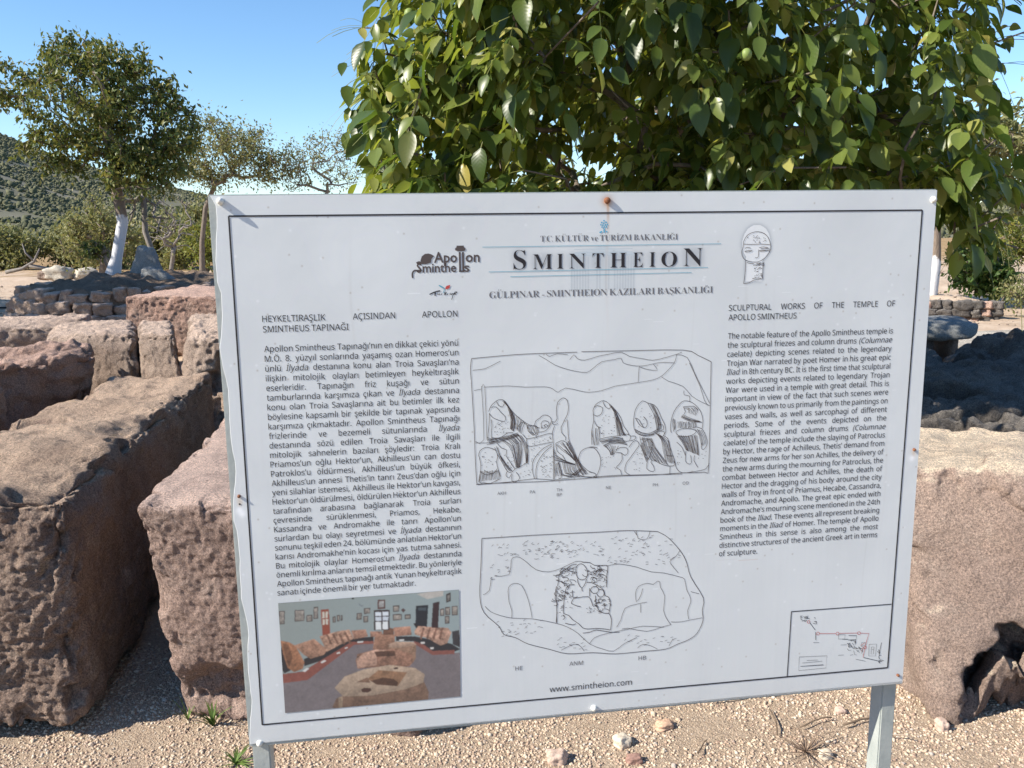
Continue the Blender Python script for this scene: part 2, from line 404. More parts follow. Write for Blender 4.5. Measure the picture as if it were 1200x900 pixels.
def hill_height(X, Y):
    r = np.hypot(X, Y); a = np.degrees(np.arctan2(X, Y))
    el = np.interp(a, AZ, EL)
    P = np.stack([X / 60, Y / 60, 0 * X], -1).reshape(-1, 3)
    nz = fbm(P, 4, 120).reshape(X.shape)
    return 1.2 + el * 330 * sstep(90, 330, r) * (1 - .5 * sstep(360, 700, r)) + 1.6 * nz * sstep(90, 150, r) - 3.0 * (1 - sstep(85, 110, r))
r2 = np.linspace(80, 700, 110); a2 = np.linspace(-np.pi, np.pi, 421)[:-1]
RR, AA = np.meshgrid(r2, a2, indexing='ij'); X, Y = RR * np.sin(AA), RR * np.cos(AA); Z = hill_height(X, Y)
idx = np.arange(X.size).reshape(X.shape); nx = np.roll(idx, -1, axis=1)
Fq = np.stack([idx[:-1], nx[:-1], nx[1:], idx[1:]], -1).reshape(-1, 4)[:, ::-1]
m, n, l, b = mat('hillside_soil')
p = pos(n)
c = ramp(n, l, noise(n, l, p, .05, 10, .7), [(0.35, (.11, .105, .06)), (0.5, (.14, .13, .08)), (0.64, (.22, .19, .14))])
l.new(c, b.inputs['Base Color']); b.inputs['Roughness'].default_value = 1.0
h = link('hills', np_mesh('hills', np.stack([X, Y, Z], -1).reshape(-1, 3), Fq), m, smooth=True)
tag(h, 'scrub covered hills rising behind the trees', kind='structure')

# ------------------------------------------------------------------ leaves and scrub
ICO = None
def ico():
    bm = bmesh.new(); bmesh.ops.create_icosphere(bm, subdivisions=1, radius=1)
    V = np.array([v.co[:] for v in bm.verts]); F = np.array([[v.index for v in f.verts] for f in bm.faces]); bm.free()
    return V, F
ICO = ico()
def rand_rot(rs, n):
    q = rs.normal(size=(n, 4)); q /= np.linalg.norm(q, axis=1)[:, None]
    w, x, y, z = q.T
    return np.stack([np.stack([1 - 2 * (y * y + z * z), 2 * (x * y - z * w), 2 * (x * z + y * w)], -1),
                     np.stack([2 * (x * y + z * w), 1 - 2 * (x * x + z * z), 2 * (y * z - x * w)], -1),
                     np.stack([2 * (x * z - y * w), 2 * (y * z + x * w), 1 - 2 * (x * x + y * y)], -1)], -2)
OCT = (np.array([(1, 0, 0), (-1, 0, 0), (0, 1, 0), (0, -1, 0), (0, 0, 1), (0, 0, -1)], float), np.array([(0, 2, 4), (2, 1, 4), (1, 3, 4), (3, 0, 4), (2, 0, 5), (1, 2, 5), (3, 1, 5), (0, 3, 5)]))
def scatter_ico(P, S, rs, jit=.25, rotate=True, shape=None):
    """P (n,3) centres, S (n,3) radii"""
    Vt, Ft = shape or ICO; n = len(P)
    V = Vt[None] * (1 + rs.uniform(-jit, jit, (n, len(Vt), 1))) * S[:, None, :]
    if rotate is True: V = np.einsum('nij,nkj->nki', rand_rot(rs, n), V)
    elif rotate == 'z':
        a = rs.uniform(0, 6.28, n); c, s = np.cos(a), np.sin(a); Rm = np.zeros((n, 3, 3)); Rm[:, 0, 0] = c; Rm[:, 0, 1] = -s; Rm[:, 1, 0] = s; Rm[:, 1, 1] = c; Rm[:, 2, 2] = 1
        V = np.einsum('nij,nkj->nki', Rm, V)
    V = V + P[:, None, :]
    F = Ft[None] + (np.arange(n) * len(Vt))[:, None, None]
    return V.reshape(-1, 3), F.reshape(-1, 3)
def leaf_mat(name, cols, back, trans=.35, rough=.5):
    m, n, l, b = mat(name)
    r = island(n)
    c = ramp(n, l, r, cols)
    bk = ramp(n, l, r, back)
    l.new(c, b.inputs['Base Color']); b.inputs['Roughness'].default_value = rough; b.inputs['Specular IOR Level'].default_value = .35
    t = n.new('ShaderNodeBsdfTranslucent'); l.new(bk, t.inputs[0])
    ms = n.new('ShaderNodeMixShader'); ms.inputs[0].default_value = trans
    l.new(b.outputs[0], ms.inputs[1]); l.new(t.outputs[0], ms.inputs[2]); l.new(ms.outputs[0], n['Material Output'].inputs[0])
    return m
M['leaf_walnut'] = leaf_mat('leaf_walnut', [(0, (.05, .085, .018)), (.4, (.09, .13, .028)), (.75, (.16, .20, .042)), (.92, (.25, .27, .075)), (1, (.38, .35, .11))], [(0, (.18, .24, .025)), (.7, (.40, .45, .045)), (1, (.55, .52, .10))], .36, .33)
M['leaf_small'] = leaf_mat('leaf_small', [(0, (.055, .085, .022)), (.5, (.095, .135, .032)), (.8, (.16, .18, .045)), (1, (.26, .22, .08))], [(0, (.14, .18, .03)), (1, (.32, .28, .06))], .3, .45)
M['leaf_olive'] = leaf_mat('leaf_olive', [(0, (.13, .145, .055)), (.5, (.20, .21, .085)), (.8, (.28, .27, .12)), (1, (.36, .31, .15))], [(0, (.20, .22, .06)), (1, (.34, .30, .10))], .38, .6)
M['leaf_yellow'] = leaf_mat('leaf_yellow', [(0, (.10, .13, .025)), (.5, (.17, .19, .035)), (1, (.28, .25, .05))], [(0, (.18, .22, .03)), (1, (.3, .3, .05))], .3, .6)
M['leaf_fig'] = leaf_mat('leaf_fig', [(0, (.04, .085, .02)), (.6, (.08, .14, .03)), (1, (.16, .20, .05))], [(0, (.12, .22, .03)), (1, (.2, .28, .04))], .3, .5)
M['scrub'] = leaf_mat('scrub', [(0, (.075, .08, .042)), (.6, (.10, .105, .055)), (1, (.15, .145, .08))], [(0, (.05, .06, .02)), (1, (.08, .09, .03))], .05, .9)
def bark_mat(name, a, c2, wash=None, zw=0):
    m, n, l, b = mat(name); p = pos(n)
    tc = n.new('ShaderNodeMapping'); tc.inputs['Scale'].default_value = (1, 1, .25); l.new(p, tc.inputs[0])
    f = noise(n, l, tc.outputs[0], 45, 8, .7)
    c = mix(n, l, mapr(n, l, f, .35, .65), a, c2)
    if wash:
        s = n.new('ShaderNodeSeparateXYZ'); l.new(p, s.inputs[0])
        z = math_(n, l, 'ADD', s.outputs[2], mapr(n, l, noise(n, l, p, 9, 4), .3, .7, -.06, .06))
        patch = mapr(n, l, noise(n, l, p, 26, 6, .7), .60, .68, 1, .35)
        c = mix(n, l, math_(n, l, 'MULTIPLY', mapr(n, l, z, zw - .015, zw + .015, 1, 0), patch), c, wash)
    l.new(c, b.inputs['Base Color']); b.inputs['Roughness'].default_value = .95
    l.new(bump(n, l, f, .012, .7), b.inputs['Normal'])
    return m
M['bark'] = bark_mat('bark', (.12, .095, .075), (.22, .18, .145))
M['bark_wash_left'] = bark_mat('bark_wash_left', (.14, .11, .085), (.24, .19, .15), (.58, .58, .60), 1.93)
M['bark_wash_right'] = bark_mat('bark_wash_right', (.16, .12, .09), (.28, .22, .17), (.70, .69, .68), 1.28)
M['bark_grey'] = bark_mat('bark_grey', (.16, .14, .125), (.27, .24, .21))

def leaf_template(nseg=4, width=.42, curl=.18, fold=.12, wav=0.0):
    V, F = [], []
    for i in range(nseg + 1):
        t = i / nseg
        w = width / 2 * math.sin(math.pi * min(1, t ** .85 * .97 + .03)) ** .8 if 0 < i < nseg else .012
        z = -curl * t * t
        for s in (-1, 0, 1):
            V.append((t, s * w, z + abs(s) * fold * w * 2 + (wav * math.sin(9 * t + s) * w if s else 0)))
    for i in range(nseg):
        for s in (0, 1):
            a = i * 3 + s; F.append((a, a + 3, a + 4, a + 1))
    return np.array(V), np.array(F)
def place_leaves(T, P, D, Nn, S):
    """template T laid along D with face normal near Nn, scaled by S"""
    Vt, Ft = T
    D = D / (np.linalg.norm(D, axis=1)[:, None] + 1e-9)
    B = np.cross(Nn, D); B /= (np.linalg.norm(B, axis=1)[:, None] + 1e-9)
    N2 = np.cross(D, B)
    V = (Vt[None, :, 0, None] * D[:, None] + Vt[None, :, 1, None] * B[:, None] + Vt[None, :, 2, None] * N2[:, None]) * S[:, None, None] + P[:, None]
    F = Ft[None] + (np.arange(len(P)) * len(Vt))[:, None, None]
    return V.reshape(-1, 3), F.reshape(-1, Ft.shape[1])

def skeleton(rs, root_pts, targets, step=.25, wob=.05, up=.15):
    """root_pts: list of trunk nodes from the base up. Greedy tree: each target joins the nearest node. Returns nodes, parents"""
    nodes = [np.array(p, float) for p in root_pts]; par = [-1] + list(range(len(root_pts) - 1))
    first = max(1, int(len(root_pts) * .6))
    ok = [i >= first for i in range(len(nodes))]
    T = [np.array(t, float) for t in targets]
    T.sort(key=lambda t: min(np.linalg.norm(t - nodes[i]) for i in range(first, len(root_pts))))
    tips = []
    for t in T:
        A = np.array(nodes); d = np.linalg.norm(A - t, axis=1) + .5 * np.clip(A[:, 2] - t[2], 0, 9)
        d[~np.array(ok)] = 1e9
        j = int(d.argmin()); a = nodes[j]; L = np.linalg.norm(t - a); k = max(1, int(L / step)); last = j
        for q in range(1, k + 1):
            f = q / k; pnt = a + (t - a) * f + (rs.normal(size=3) * wob * L if q < k else 0) + np.array([0, 0, up * L * math.sin(math.pi * f) * .5])
            nodes.append(pnt); par.append(last); ok.append(True); last = len(nodes) - 1
        tips.append(last)
    return nodes, par, tips
def tree_mesh(nodes, par, r_tip, r_base, power=2.2, sides=6, flare=None):
    n = len(nodes); ch = [0] * n; acc = [0.0] * n
    kids = [[] for _ in range(n)]
    for i, p in enumerate(par):
        if p >= 0: kids[p].append(i)
    for i in range(n - 1, -1, -1):
        if not kids[i]: acc[i] = 1.0
        else: acc[i] = sum(acc[k] for k in kids[i])
    tot = acc[0]
    rad = [max(r_tip, r_base * (a / tot) ** (1 / power)) for a in acc]
    V, F = [], []
    def ring(c, d, r):
        d = d / (np.linalg.norm(d) + 1e-9); u = np.cross(d, [0.31, .95, .1]); u /= np.linalg.norm(u) + 1e-9; v = np.cross(d, u)
        b = len(V)
        for s in range(sides):
            a = 2 * math.pi * s / sides; V.append(c + r * (math.cos(a) * u + math.sin(a) * v))
        return b
    # walk chains so that each limb is one continuous tapered tube
    def chain(start, parent):
        pts = [] if parent < 0 else [parent]
        i = start
        while True:
            pts.append(i)
            if not kids[i]: break
            i = max(kids[i], key=lambda k: acc[k])
        rings = []
        for q, i in enumerate(pts):
            a = nodes[pts[max(0, q - 1)]]; c = nodes[pts[min(len(pts) - 1, q + 1)]]
            r = rad[pts[1]] if (q == 0 and parent >= 0 and len(pts) > 1) else rad[i]
            if flare and parent < 0 and q == 0: r *= flare
            rings.append(ring(nodes[i], c - a, r))
        for a, b2 in zip(rings, rings[1:]):
            for s in range(sides):
                F.append((a + s, a + (s + 1) % sides, b2 + (s + 1) % sides, b2 + s))
        for q in range(len(pts)):
            i = pts[q]
            if q == 0 and parent >= 0: continue
            m_ = max(kids[i], key=lambda k: acc[k]) if kids[i] else -1
            for k in kids[i]:
                if k != m_: stack.append((k, i))
    stack = [(0, -1)]
    while stack: chain(*stack.pop())
    return np.array(V), np.array(F)
def in_clumps(rs, clumps, n, shell=.5):
    """random points in ellipsoids (cx,cy,cz,rx,ry,rz), biased to the shell"""
    w = np.array([c[3] * c[4] * c[5] for c in clumps]) ** .7; w /= w.sum()
    k = rs.choice(len(clumps), n, p=w); d = rs.normal(size=(n, 3)); d /= np.linalg.norm(d, axis=1)[:, None]
    r = rs.uniform(0, 1, n) ** shell; C = np.array(clumps)
    return C[k, :3] + d * r[:, None] * C[k, 3:], d
def tree(name, label, base, trunk_pts, clumps, n_tips, per_tip, leaf, leafmat, barkmat, r_base, r_tip=.006, seed=1, spread=.18, group=None, cat='tree', T=None, droop=.3, step=.25, flare=1.3, stems_only=False, sides=6):
    rs = np.random.RandomState(seed); base = np.array(base, float)
    e = empty(name, tuple(base)); tag(e, label, cat, group)
    tp, _ = in_clumps(rs, clumps, n_tips, .45)
    nodes, par, tips = skeleton(rs, [np.array(p) for p in trunk_pts], tp, step)
    V, F = tree_mesh(nodes, par, r_tip, r_base, flare=flare, sides=sides)
    link('trunk', np_mesh('trunk', V - base, F), M[barkmat], e, smooth=True)
    if per_tip:
        C = np.array([nodes[i] for i in tips]); Pp = np.array([nodes[par[i]] for i in tips])
        P = np.repeat(C, per_tip, 0); n = len(P); back = np.repeat(Pp, per_tip, 0)
        P = P + (back - P) * rs.uniform(0, .8, (n, 1)) + rs.normal(size=(n, 3)) * spread * rs.uniform(.2, 1, (n, 1))
        D = rs.normal(size=(n, 3)); D[:, 2] -= droop; Nn = rs.normal(size=(n, 3)); Nn[:, 2] += 1.0
        S = leaf * rs.uniform(.6, 1.3, n)
        V, F = place_leaves(T or LEAF_LOW, P, D, Nn, S)
        link('crown', np_mesh('crown', V - base, F), M[leafmat], e)
    return e
LEAF_LOW = leaf_template(2, .5, .2, .15)
def copy_tree(o, loc, rz, s, label):
    c = o.copy(); COL.objects.link(c); c.location = loc; c.rotation_euler = (0, 0, rz); c.scale = (s, s, s); c['label'] = label
    for ch in list(o.children):
        d = ch.copy(); COL.objects.link(d); d.parent = c
    return c

# hillside scrub, one mass
rs = np.random.RandomState(8)
N_ = 80000
az = np.radians(np.concatenate([rs.uniform(-40, -12, int(N_ * .58)), rs.uniform(-12, 20, int(N_ * .15)), rs.uniform(20, 42, N_ - int(N_ * .58) - int(N_ * .15))])); r_ = rs.uniform(0, 1, N_) ** .7 * 260 + 95
x_, y_ = r_ * np.sin(az), r_ * np.cos(az)
keep = fbm(np.stack([x_ / 14, y_ / 14, 0 * x_], -1), 4, 300) > -.35
x_, y_ = x_[keep], y_[keep]; n_ = len(x_)
s_ = .22 + .5 * rs.uniform(0, 1, n_) ** 3
V, F = scatter_ico(np.stack([x_, y_, hill_height(x_, y_) + .2 * s_], -1), np.stack([s_, s_, s_ * rs.uniform(.7, 1.4, n_)], -1), rs, .45, True, OCT)
o = link('hill_scrub', np_mesh('hill_scrub', V, F), M['scrub']); tag(o, 'dark evergreen scrub dotted over the hillsides', 'scrub', kind='stuff')

ART_TXT = """
#frieze_drawing
100,3 4268 2857 762 -42 578 -7 564 0
100,3 6250 2803 730 10 1165 24 288 108 257 128
100,3 8690 3073 5 822 -1 1188 -82 87 -418 -11 -581 9 -492 -15 -731 7 -802 15 -593 -14 -684 -7
100,3 4311 5154 -17 -432 -9 -631 -28 -776 -12 -269 23 -189
75,2 4282 3067 171 -13 76 -16 116 -53 134 -64
75,2 5472 2842 135 81 154 102 195 77 196 54 197 27 118 -73 158 -111 237 -31 119 -23 41 87 160 53 201 19 200 -32 161 -21 243 16
75,2 6035 2939 78 -87 59 72 137 36 236 -61 198 -32 237 -31 160 83 241 48 201 39 241 -43 202 -52 101 -36
75,2 8025 2919 -38 148 -159 172 -100 76 -141 54 -281 36 -201 24 -240 29 -239 70 -238 21 -158 -30 -275 -66 -138 73 -98 -67 -136 -44 -369 -8 -308 -35 -422 6
75,2 7322 3114 -16 283
75,2 7322 3114 142 52 202 28 -83 -122
75,2 8025 2919 204 58 172 344 172 327 109 206
75,2 8272 3078 216 446 89 265 77 104
75,2 7748 3316 124 84 287 111 168 187 209 129 147 67
75,2 4300 3432 138 -25
75,2 4438 3380 -1 65 20 890 -155 24
75,2 4438 3380 54 -2 19 960
75,2 4301 4387 220 11
75,2 5607 2827 58 41 136 -42 195 22
75,2 8181 3592 6 80 99 24 11 101
90,2 4553 3823 50 -107 97 -81 72 -21 72 28 82 125 94 125 144 129 120 79 97 30 97 41
90,2 4564 3848 -9 218 -22 170 -3 135
90,2 4602 3752 84 -8 94 113 71 77 -14 84 -107 -29 -108 -54 -58 -75
90,2 4700 3648 34 74 72 27 30 -59
90,2 4598 3971 9 122 -13 97 -3 110
90,2 4591 4300 133 19 97 -44 73 -46 97 5
90,2 4356 4620 26 -85 98 -56 96 17 95 54 27 113 -19 98 22 125 46 153
90,2 4356 4620 33 150 -3 149 -41 196 97 19 121 19 176 -77
90,2 4447 4897 71 54 97 18 74 -83
90,2 4374 4918 95 68 109 -7 135 -62
90,2 4648 4487 58 152 70 127 95 180 85 17 62 -59 73 -21 160 -91
90,2 4871 4946 -26 73 60 54 50 -85 -2 137 61 29 87 -70 -72 -117
90,2 4769 4506 96 42 -14 98 59 103 95 154
90,2 4686 4403 83 103
90,2 5381 4117 25 -84 74 -46 61 -51 86 8 60 65 -8 86 -54 96 -74 45 -86 9
90,2 5515 4185 -12 -99 50 -47 73 16 24 63 -62 46 -36 -51
90,2 5552 4138 37 -35 36 38
90,2 5503 4148 36 26 37 -10
90,2 5786 3829 25 -121 62 -59 49 -15 61 44 24 124 -18 134 -57 109 -37 84 -25 36
90,2 5786 3829 0 98 11 87 -49 59 -49 -15 37 64 73 -21
90,2 5982 4035 16 174 14 199 79 179 74 179 100 156 125 108 113 45 13 51 -126 18 -125 -32 -75 -30
90,2 5870 4165 12 112 74 91 -13 61
90,2 5748 4147 -38 122 11 174 22 376 -2 326
90,2 5232 4357 98 -8 147 -30 172 -41 61 16
90,2 5232 4357 23 137 147 -5 172 -29 135 -18
90,2 5696 4479 -148 67 -136 130 -75 146 -2 150 36 140
90,2 5696 4516 -148 117 -125 193 -27 199 12 89
90,2 5725 4543 -4 601
90,2 4296 5163 608 -15 467 -36 370 46 449 -38 351 33
90,2 5770 4470 99 -44 86 29 62 128 99 155 24 127 -74 9 -100 -43 -74 -130 -98 -80 -24 -151
90,2 5805 4822 61 179 0 126 -50 -3
90,2 6190 4767 50 -123 100 -57 125 -19 85 30
90,2 6190 4767 50 154 100 107
90,2 5235 4098 73 28 97 -7 48 113 -50 96
90,2 5065 4164 74 -119 96 53 24 75
90,2 5160 4267 72 90
70,2 4897 3759 53 210 -14 192
70,2 4907 3783 57 197 -22 178
70,2 4807 3645 114 138 46 199 -17 191
70,2 4937 3807 40 195 -25 171
70,2 4821 3640 121 182 43 197 -25 156
70,2 4827 3649 124 172 41 210 -27 150
70,2 4971 3837 40 208 -46 145
70,2 4840 3644 133 218 44 199 -32 140
70,2 4979 3863 48 208 -50 125
70,2 4844 3653 148 232 32 197 -29 129
70,2 4555 4337 166 -24 202 -36 148 -37
70,2 4552 4339 173 -16 204 -32 139 -54
70,2 4555 4359 172 -25 210 -42 131 -39
70,2 4727 4345 210 -37 143 -42
70,2 4551 4387 191 -31 206 -44 133 -39
70,2 4552 4401 190 -46 214 -46 139 -34
70,2 4742 4372 221 -52 127 -37
70,2 4545 4426 202 -39 214 -54 136 -39
70,2 4772 4364 136 113 76 182 48 215
70,2 4785 4356 153 115 54 190 41 223
70,2 4800 4358 155 106 63 190 25 226
70,2 4973 4454 55 200 14 229
70,2 4849 4327 132 131 49 192 24 233
70,2 4861 4321 141 124 54 205 -7 237
70,2 4889 4314 145 130 32 215 -6 219
70,2 4901 4302 147 139 34 214 -9 223
70,2 4925 4289 139 151 25 217 -23 230
70,2 4940 4280 137 154 21 221 -15 230
70,2 4956 4287 133 138 30 231 -35 229
70,2 4980 4263 137 151 12 251 -42 218
70,2 4991 4265 140 147 13 246 -47 225
70,2 5064 4261 90 156 52 207 11 188
70,2 5082 4268 98 162 38 189 10 185
70,2 5188 4446 32 186 1 170
70,2 5094 4281 111 172 30 182 -9 168
70,2 5224 4468 16 188 -1 137
70,2 5124 4283 114 193 11 190 -7 132
70,2 5128 4291 117 196 11 185 -5 127
70,2 4679 4468 55 170 75 156 95 141
70,2 4687 4478 50 172 91 145 92 148
70,2 4754 4648 80 157 93 145
70,2 4707 4491 44 172 98 151 96 129
70,2 4762 4666 103 159 95 119
70,2 5027 3897 -14 118 11 146
70,2 5066 3924 -26 115 8 134
70,2 5089 3940 -25 115 -3 140
70,2 5111 3957 -36 131 7 117
70,2 5137 3986 -29 117 -14 116
70,2 5154 4000 -36 130 -18 110
70,2 5188 4017 -57 120 -7 113
70,2 5212 4042 -53 126 -16 93
70,2 5240 4117 25 103 91 83
70,2 5258 4131 27 96 75 74
70,2 5276 4121 28 101 77 75
70,2 5313 4127 17 105 62 63
70,2 5332 4141 40 89 32 53
70,2 5348 4136 37 93 19 61
70,2 5389 4134 25 92 2 57
70,2 5403 4140 32 94 -2 42
70,2 5774 4690 172 118 176 69
70,2 5749 4587 42 130 148 87 184 74
70,2 5748 4631 35 103 152 77 184 73
70,2 5780 4745 166 73 175 60
70,2 5745 4713 48 58 153 62 187 51
70,2 5737 4756 55 33 149 53 190 48
70,2 5747 4788 39 10 161 37 199 60
70,2 5740 4837 15 164 8 95
70,2 5761 4848 20 149 10 90
70,2 5782 4842 12 163 24 85
70,2 5793 4838 41 180 21 76
70,2 5820 4823 23 191 46 70
70,2 5824 4830 41 191 41 66
70,2 5838 4819 42 211 51 49
70,2 5893 4821 50 228 154 10
70,2 5921 4833 39 210 148 28
70,2 5938 4841 38 196 141 40
70,2 5968 4841 40 191 123 57
70,2 5988 4849 29 168 120 65
70,2 6013 4856 30 152 115 90
70,2 6044 4860 8 150 105 80
70,2 6063 4874 22 113 91 125
70,2 6085 4876 18 105 80 133
70,2 6104 4875 19 101 80 140
70,2 6138 4888 5 71 70 167
70,2 5891 5073 149 30 174 -139
70,2 5910 5068 150 24 166 -118
70,2 5949 5086 147 16 144 -124
70,2 5967 5102 150 -2 136 -129
70,2 5996 5111 146 -12 120 -129
70,2 5998 4434 120 250 117 236 136 158
70,2 5992 4438 125 247 118 248 114 153
70,2 5975 4455 139 247 117 234 104 144
70,2 5974 4469 134 238 115 231 97 151
70,2 6104 4704 105 251 82 130
70,2 5967 4496 130 208 96 248 90 147
70,2 6093 4706 91 257 88 132
70,2 5779 4494 108 111 136 106 95 104
70,2 5802 4490 116 106 104 108 96 108
70,2 5932 4593 107 122 75 93
70,2 5942 4598 98 116 78 101
70,2 5857 4471 110 111 88 134 76 101
70,2 5878 4454 104 131 70 122 68 106
70,2 5896 4457 89 129 81 121 68 100
70,2 4378 4921 -7 100 -13 90
70,2 4399 4913 -14 110 -18 86
70,2 4418 4919 -1 97 -15 93
70,2 4443 4925 -11 83 -12 93
70,2 4458 4913 -11 107 -4 85
70,2 4481 4913 0 93 -11 86
70,2 4505 4919 -9 85 -7 90
70,2 4518 4918 2 90 -4 83
70,2 4548 4916 0 93 -1 89
70,2 4562 4918 11 83 -8 93
70,2 4589 4911 -3 94 -4 87
70,2 4602 4910 -1 99 15 79
70,2 4627 4918 0 83 16 86
70,2 4645 4916 8 93 8 75
70,2 4671 4912 1 85 15 90
70,2 4694 4920 7 78 4 87
70,2 4707 4909 17 97 16 69
70,2 4513 4287 41 26 126 21
70,2 4508 4323 55 17 135 12
70,2 4513 4361 66 5 135 7
70,2 4505 4392 91 2 137 -19
70,2 4506 4434 96 -27 152 -10
70,0 4753 4220 20 -10
70,0 4735 4154 17 -14
70,0 4830 4143 22 -3
70,0 4850 4066 19 -11
70,0 4707 4043 19 -10
70,0 4864 4240 19 -9
70,0 4721 4067 22 0
70,0 4662 4118 19 -10
70,0 4690 4058 21 3
70,0 4728 4078 21 -5
70,0 4788 4173 17 -14
70,0 4886 4037 20 -9
70,0 4692 4207 18 -13
70,0 4775 4043 20 -8
70,0 4810 4212 17 -13
70,0 4749 4053 21 6
70,0 4796 4151 22 0
70,0 4649 4204 20 -8
70,0 4854 4225 22 4
70,0 4884 4146 22 3
70,0 4807 4232 18 -12
70,0 4646 4197 21 6
70,0 4652 4121 21 -3
70,0 4686 4249 21 3
70,0 4775 4110 21 -5
70,0 4664 4099 20 -6
70,0 4593 4811 17 -14
70,0 4483 4849 18 -12
70,0 4419 4652 21 4
70,0 4563 4748 22 -4
70,0 4582 4668 16 -14
70,0 4649 4754 22 4
70,0 4441 4647 21 5
70,0 4402 4810 19 -8
70,0 4466 4705 22 2
70,0 4422 4660 20 -9
70,0 4460 4755 19 -9
70,0 4535 4725 21 -5
70,0 4465 4577 21 -4
70,0 4410 4644 22 -2
70,0 4593 4794 21 3
70,0 4512 4761 21 -5
70,0 4520 4708 21 5
70,0 4599 4671 17 -14
70,0 5355 4688 18 -12
70,0 5489 4779 22 -2
70,0 5459 4537 18 -12
70,0 5431 4661 22 5
70,0 5317 4575 21 -7
70,0 5537 4677 22 -2
70,0 5320 4737 22 0
70,0 5539 4701 23 1
70,0 5545 4754 21 -6
70,0 5313 4761 21 -3
70,0 5642 4725 18 -12
70,0 5303 4552 22 1
70,0 5357 4544 22 4
70,0 5539 4735 21 6
70,0 5617 4402 18 6
70,0 5615 4416 20 5
70,0 5663 4372 18 -6
70,0 5458 4442 19 -3
70,0 5556 4376 19 2
70,0 5664 4381 20 3
70,0 5367 4408 19 4
70,0 5407 4349 18 -6
70,0 5366 4365 19 6
70,0 5466 4413 20 -2
70,0 5372 4475 15 -13
70,0 5526 4404 20 2
70,0 5485 4336 20 -1
70,0 5370 4451 15 -11
70,0 5662 4369 16 -10
70,0 5643 4357 20 3
70,0 5395 4332 19 4
70,0 5337 4454 19 -4
70,0 5415 4425 18 -6
70,0 5656 4344 18 -7
70,0 5518 5049 31 -14
70,0 5564 5095 31 -14
70,0 5665 4735 26 -21
70,0 5558 5005 30 -15
70,0 5512 4991 34 7
70,0 5596 5062 34 -6
70,0 5632 5092 34 5
70,0 5573 4878 33 -7
70,0 5639 4996 33 -11
70,0 5689 4814 35 1
70,0 5581 4714 32 -11
70,0 5602 5060 35 -1
70,0 5685 4701 33 11
70,0 5476 4889 31 -13
70,0 5660 4948 33 -10
70,0 5536 4887 34 7
70,0 5650 4852 28 -19
70,0 5515 4917 35 2
70,0 5493 4795 33 -10
70,0 5579 4728 34 -1
70,0 5495 4895 33 8
70,0 5565 4965 27 -20
70,0 5661 4874 34 0
70,0 5499 4963 28 -19
70,0 4925 4859 16 -15
70,0 4887 4685 20 -7
70,0 4882 4853 22 -2
70,0 4862 4861 22 -4
70,0 4929 4882 20 -10
70,0 4932 4888 22 -2
70,0 4809 4828 22 5
70,0 4854 4830 21 5
70,0 4942 4759 21 7
70,0 4976 4762 17 -12
70,0 4874 4799 21 -7
70,0 4956 4691 20 -9
70,0 4883 4827 21 6
70,0 4816 4650 17 -14
70,0 4831 4820 19 -10
70,0 4949 4826 17 -14
70,0 4873 4788 16 -15
70,0 4942 4831 21 -4
70,0 5264 5044 18 -12
70,0 5250 4826 22 2
70,0 5225 4820 20 -8
70,0 5309 4946 19 -9
70,0 5200 5047 22 -2
70,0 5257 4946 22 2
70,0 5258 5029 21 -6
70,0 5181 4823 19 -11
70,0 5178 4966 22 0
70,0 5312 4787 21 -5
70,0 5152 5063 21 5
70,0 5241 5026 22 5
70,0 5281 4985 22 6
70,0 5217 4871 18 -12
90,2 6463 3884 37 -85 74 -58 87 -26 100 58 125 130 101 153 52 152 76 104 26 77
90,2 6463 3884 13 198 -37 197 5 250
90,2 6463 3958 75 40 86 -45 13 -111 -100 -41 -49 34
90,2 6649 3731 37 88 75 53 37 -35
90,2 6575 4199 13 113 -12 124
90,2 6488 4083 50 102 75 28
90,2 6576 4436 138 -31 175 -16 101 -8
90,2 7015 4383 75 -22 76 29 -12 100 -113 -6 -26 -64
90,2 7166 4403 101 5 -12 62 -88 21
90,2 7143 4615 75 -97 76 -21 46 78 -45 74 -125 170 -75 98 -24 151 90 69
90,2 6891 4653 100 -45 114 18 19 90 -56 47 -76 -54 -88 -5
90,2 7005 4709 13 128 -62 98 -50 48 76 55 26 90
90,2 6389 4577 100 17 88 118 33 128 -20 151 -62 149
90,2 6390 5043 113 32 12 51 -100 20
90,2 7250 3944 37 -86 99 -107 101 41 127 43 78 104 66 153 66 128 22 128 -45 73
90,2 7250 3944 -23 173 14 151 77 104 152 46 152 -31
90,2 7264 4069 63 28 90 154 64 -22 -2 -100 -64 -83
90,2 7264 4069 77 129 76 53
90,2 7357 4475 139 -6 90 68 -10 151 -24 101 -50 86
90,2 7446 4530 50 -53
90,2 7502 4875 -11 165 91 57 56 -10 -19 -91 -53 -79 38 -36
90,2 7629 4869 104 82 181 62 129 -24 -55 -177 -54 -156 -28 -128
90,2 7859 4805 142 20
90,2 7801 4421 78 55 27 77
90,2 7696 4214 89 5 15 88 -77 9 -26 -64
90,2 7724 4342 89 4 -11 88 -77 -4 -6 -63
90,2 7949 4126 49 -149 99 -133 88 -59 116 18 104 67 106 130 51 179 -17 152
90,2 7949 4126 -17 175 22 77
90,2 8175 3897 205 -3 79 79
90,2 8175 3897 40 90 -24 49
90,2 8043 4357 115 -45 180 9 99 55 -96 72 -180 16 -104 -56 -14 -51
90,2 8415 4286 130 45 82 156 29 129 -62 112 -53 -28 10 -114
90,2 8244 4736 -9 191 67 68 51 -23 -16 -142
90,2 8016 4916 54 156 105 84 182 -3 156 -17 130 -32 62 -100
90,2 8060 4561 105 107 68 157
90,2 6390 5144 504 -9 254 9 769 28 259 9
90,2 7940 5014 -2 154
